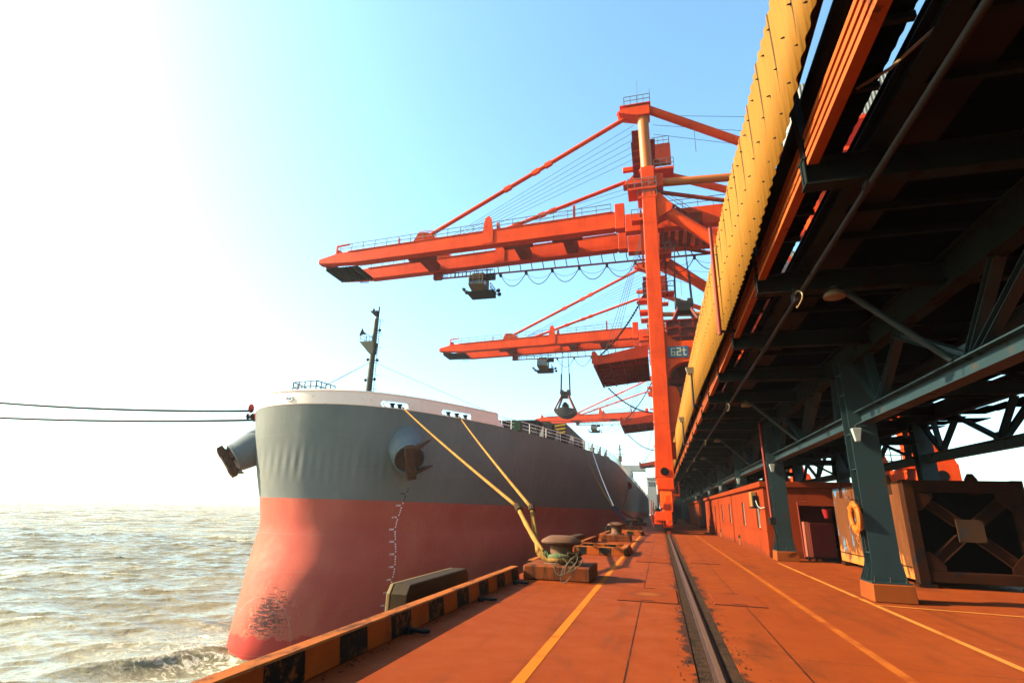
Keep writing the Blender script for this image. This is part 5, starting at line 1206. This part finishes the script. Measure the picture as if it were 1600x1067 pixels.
b = MB(); b.hexa([(5.95,24.2,.005),(6.95,24.2,.005),(6.95,24.7,.12),(5.95,24.7,.12),(5.95,24.2,.03),(6.95,24.2,.03),(6.95,24.7,.15),(5.95,24.7,.15)]); tag(b.build('ramp', M['brown'], loc=(6.4,24.5,0)), 'short rusty ramp plate leading up to the red cabinet', 'ramp')
t = thing('fire_bucket', (6.6, 25.5, 1.7), 'small red bucket hanging in the doorway above the red cabinet', 'bucket')
b = MB(); b.lathe((6.62,25.45,1.62),[(.10,0),(.17,.34),(.16,.345)],18); b.build('pail', M['redring'], t, smooth=True, angle=40); b = MB(); b.tube([(6.46,25.45,1.96),(6.62,25.45,2.12),(6.78,25.45,1.96)],.012,6); b.build('handle', M['grill'], t)
sh = thing('far_shed', (7, 76, 0), 'second low red building farther along under the gallery, in deep shade', 'building')
b = MB(); b.box(4.35, 9.6, 68, 92, 0, 2.85); b.build('wall', M['wall'], sh)
b = MB(); b.box(4.2, 9.7, 67.9, 92.1, 2.853, 3.05); b.build('roof', M['wall'], sh)
for y in (71,75,80,85): b = MB(); b.box(4.33,4.347,y,y+.9,1.1,2.2); b.build('window', M['window'], sh)

# ================================================================== RUSTY BIN
ct = thing('steel_bin', (7.85, 20.4, 0), 'big rusty open ended steel bin with peeling blue paint and a cross braced end', 'container')
x0, x1, y0, y1, zA, zB = 6.46, 9.2, 17.25, 23.7, .14, 2.70
b = MB(); b.box(x0, x0+.05, y0+.3, y1, zA+.02, zB); b.build('side_panel', M['container'], ct)
b = MB(); b.box(x1-.05, x1, y0+.3, y1, zA, zB); b.box(x0+.052, x1-.052, y1-.05, y1, zA, zB); b.box(x0+.052, x1-.052, y0+.3, y1-.052, zA, zA+.05); b.box(x0+.052, x1-.052, y0+.35, y1-.052, zB-.06, zB-.01); b.build('shell', M['under'], ct)  # near-black plate colour stands in for the shade inside the bin
b = MB(); b.box(x0-.01, x0+.24, y0, y0+.29, zA-.06, zB+.02); b.box(x1-.24, x1+.01, y0, y0+.29, zA-.06, zB+.02)
b.box(x0+.242, x1-.242, y0+.02, y0+.27, zB-.30, zB+.01); b.box(x0+.242, x1-.242, y0+.02, y0+.27, zA, zA+.26); b.build('end_frame', M['frame'], ct, bevel=.012)
for f_ in ((x0-.06, x0+.36, y0-.03, y0+.31, .02, zA-.062), (x1-.4,x1+.05,y0-.03,y0+.31,.02,zA-.062), (x0-.03,x0+.4,y1-.4,y1,.02,zA-.002)): b = MB(); b.box(*f_); b.build('foot', M['frame'], ct)
cx, cz = (x0+x1)/2, 1.43
for (px, pz) in ((x0+.24, zB-.32), (x1-.24, zB-.32), (x0+.24, zA+.28), (x1-.24, zA+.28)):
    d = V(cx-px, 0, cz-pz).normalized(); b = MB(); b.ibeam(V(px, y0+.15, pz)+d*.05, V(cx, y0+.15, cz)-d*.3, .16, .26, .02, up=(0,1,0) if False else (-d.z,0,d.x)); b.build('brace', M['frame'], ct)
    s = 1 if px < cx else -1; r_ = -1 if pz > cz else 1
    b = MB(); b.prism([(0,0),(s*.42,0),(s*.42,r_*.12),(s*.12,r_*.46),(0,r_*.46)], (px, y0+.03, pz), (1,0,0), (0,0,1), (0,.02,0)); b.build('corner_gusset', M['frame'], ct)
b = MB(); b.box(cx-.30, cx+.31, y0+.02, y0+.05, cz-.28, cz+.28); b.build('centre_gusset', paint('gusset_plate_paint', (.20,.09,.04), .7, .3, .3, (.06,.10,.14), scale=1.5, k=.24), ct)
for (x, y) in ((x0+.03, y0+.95), (x0+.03, y1-1.0), (cx+.35, y0+.15)):
    b = MB(); b.prism([(-.17,-.35),(.17,-.35),(.15,.05),(.06,.2),(-.06,.2),(-.15,.05)], (x-.035,y,zB), (0,1,0) if x < 7 else (1,0,0), (0,0,1), (.03,0,0) if x < 7 else (0,.03,0)); b.build('lifting_lug', M['frame'], ct)
b = MB()
for y in (y0+1.6, y1-1.9): b.box(x0-.012, x0-.002, y-.3, y+.3, zB-.75, zB-.72); b.box(x0-.012,x0-.002,y-.3,y-.27,zB-.72,zB-.1)
b.box(x0-.015, x0-.002, y0+.35, y1, zA+.3, zA+.33); b.build('welded_strips', M['frame'], ct)
# lifebuoy hung on the nearest column
lb = thing('lifebuoy', (4.30, 14.25, 1.68), 'orange lifebuoy hanging on the teal column beside the rusty bin', 'lifebuoy')
b = MB(); n, m = 40, 14; vs = []; fs = []
for i in range(n):
    a = 2*math.pi*i/n
    for j in range(m):
        c = 2*math.pi*j/m; rr = .275+.068*math.cos(c); vs.append((4.28-.058*math.sin(c), 14.24+rr*math.sin(a), 1.69+rr*math.cos(a)))
for i in range(n):
    for j in range(m): fs.append((i*m+j, i*m+(j+1)%m, ((i+1)%n)*m+(j+1)%m, ((i+1)%n)*m+j))
b.add(vs, fs); b.build('ring', M['buoy'], lb, smooth=True, angle=180)
b = MB()
for k in range(4):
    a = math.pi/4+k*math.pi/2
    b.tube([(4.28-.073*math.sin(c), 14.24+(.275+.073*math.cos(c))*math.sin(a), 1.69+(.275+.073*math.cos(c))*math.cos(a)) for c in [2*math.pi*i/14 for i in range(15)]], .012, 5)
    b.tube([(4.26, 14.24+(.352-.03*abs(math.sin(2*q)))*math.sin(q), 1.69+(.352+.0)*math.cos(q)) for q in [a+math.pi/2*i/8 for i in range(9)]], .009, 5)
b.tube([(4.28,14.2,1.40),(4.25,14.15,1.30),(4.28,14.18,1.2),(4.24,14.22,1.27),(4.27,14.25,1.14)], .014, 5); b.build('grab_line', M['buoyrope'], lb, smooth=True)
b = MB(); b.tube([(4.40,14.24,2.08),(4.22,14.24,2.08),(4.2,14.24,2.16)],.012,6); b.bar((4.4,14.24,1.0),(4.4,14.24,2.15),.03,.03); b.build('hook', M['conduit'], lb)

# ================================================================== FAR END OF THE QUAY
hb_ = thing('harbour_block', (-4, 345, 0), 'pale grey windowed block at the far end between ship and crane leg', 'building')
b = MB(); b.box(-6.8, -1.6, 340, 350, 0, 20.5); b.build('tower', M['dkwhite'], hb_)
b = MB(); b.box(-12.5, -.4, 342, 352, 0, 11.5); b.build('base_block', paint('cream_block_paint', (.60,.52,.40), .7, .2), hb_)
for k in range(3): b = MB(); b.box(-6.0+1.4*k, -5.1+1.4*k, 339.9, 339.98, 16, 18.6); b.build('window', M['glass'], hb_)
b = MB(); b.box(-7.2,-1.2,339.6,350.4,20.52,21.2); b.build('roof', M['dkwhite'], hb_)
b = MB(); b.tube([(-13,343,11.6),(-13,343,22)],.15,6); b.tube([(-13,343,15),(-8,343,20)],.1,6); b.build('derrick', M['dkwhite'], hb_)

th = thing('transfer_house', (6.5, 165, 0), 'dark transfer house closing the far end of the conveyor gallery', 'building')
b = MB(); b.box(2.0, 12, 160, 175, 0, 13); b.build('wall', M['teal_dark'], th)
b = MB(); b.box(1.9, 12.2, 159.8, 175.2, 13.003, 13.4); b.build('roof', M['under'], th)
b = MB(); b.box(3.2, 5.6, 159.9, 159.98, 0, 3.2); b.build('door', M['under'], th)
# ore crumbs swept up against the rail and the kerb
b = MB()
for i in range(900):
    y = 5+55*rng.random()**1.8; side = rng.random()
    x = .53+rng.choice([-1,1])*(.26+abs(rng.normal(0, .10))) if side < .75 else (-3.44+abs(rng.normal(0, .06)) if y < 13.5 else rng.uniform(-1, 4))
    r = rng.uniform(.006, .018); p = V(x, y, .001)
    vs = [p+V(r*math.cos(a)*rng.uniform(.6,1.2), r*math.sin(a)*rng.uniform(.6,1.2), 0) for a in (0,1.3,2.6,3.9,5.1)]
    b.add(vs+[p+V(rng.uniform(-.3,.3)*r, rng.uniform(-.3,.3)*r, r*rng.uniform(.7,1.3))], [(0,1,5),(1,2,5),(2,3,5),(3,4,5),(4,0,5)])
tag(b.build('ore_crumbs', M['brown']), 'dark ore crumbs swept along the crane rail and kerb foot', 'debris', kind='stuff')

sd_ = thing('sky_blocker', (21, 300, 0), 'dark long shed-shaped block added out of view beyond the gallery end to keep sky light off the far hull', 'building')  # added block, hidden from the camera, shades the far hull from the sky
b = MB(); b.box(13.5, 30, 182, 430, 0, 22); b.build('wall', M['brown'], sd_)
b = MB(); b.prism([(13.2,22.003),(30.3,22.003),(21.7,27)], (0,181.5,0), (1,0,0), (0,0,1), (0,249,0)); b.build('roof', M['under'], sd_)

# ================================================================== HAZE
b = MB(); b.box(-7050, 7050, -3050, 8050, -15.0, 53)
hz = b.build('haze', bpy.data.materials.new('river_haze')); tag(hz, kind='stuff')
hm = hz.data.materials[0]; hm.use_nodes = True; ht = hm.node_tree; ht.nodes.clear()
ho = ht.nodes.new('ShaderNodeOutputMaterial'); hv = ht.nodes.new('ShaderNodeVolumePrincipled')
hv.inputs['Color'].default_value = (.93, .95, 1, 1); hv.inputs['Density'].default_value = .00016; hv.inputs['Anisotropy'].default_value = .2
ht.links.new(hv.outputs[0], ho.inputs['Volume'])
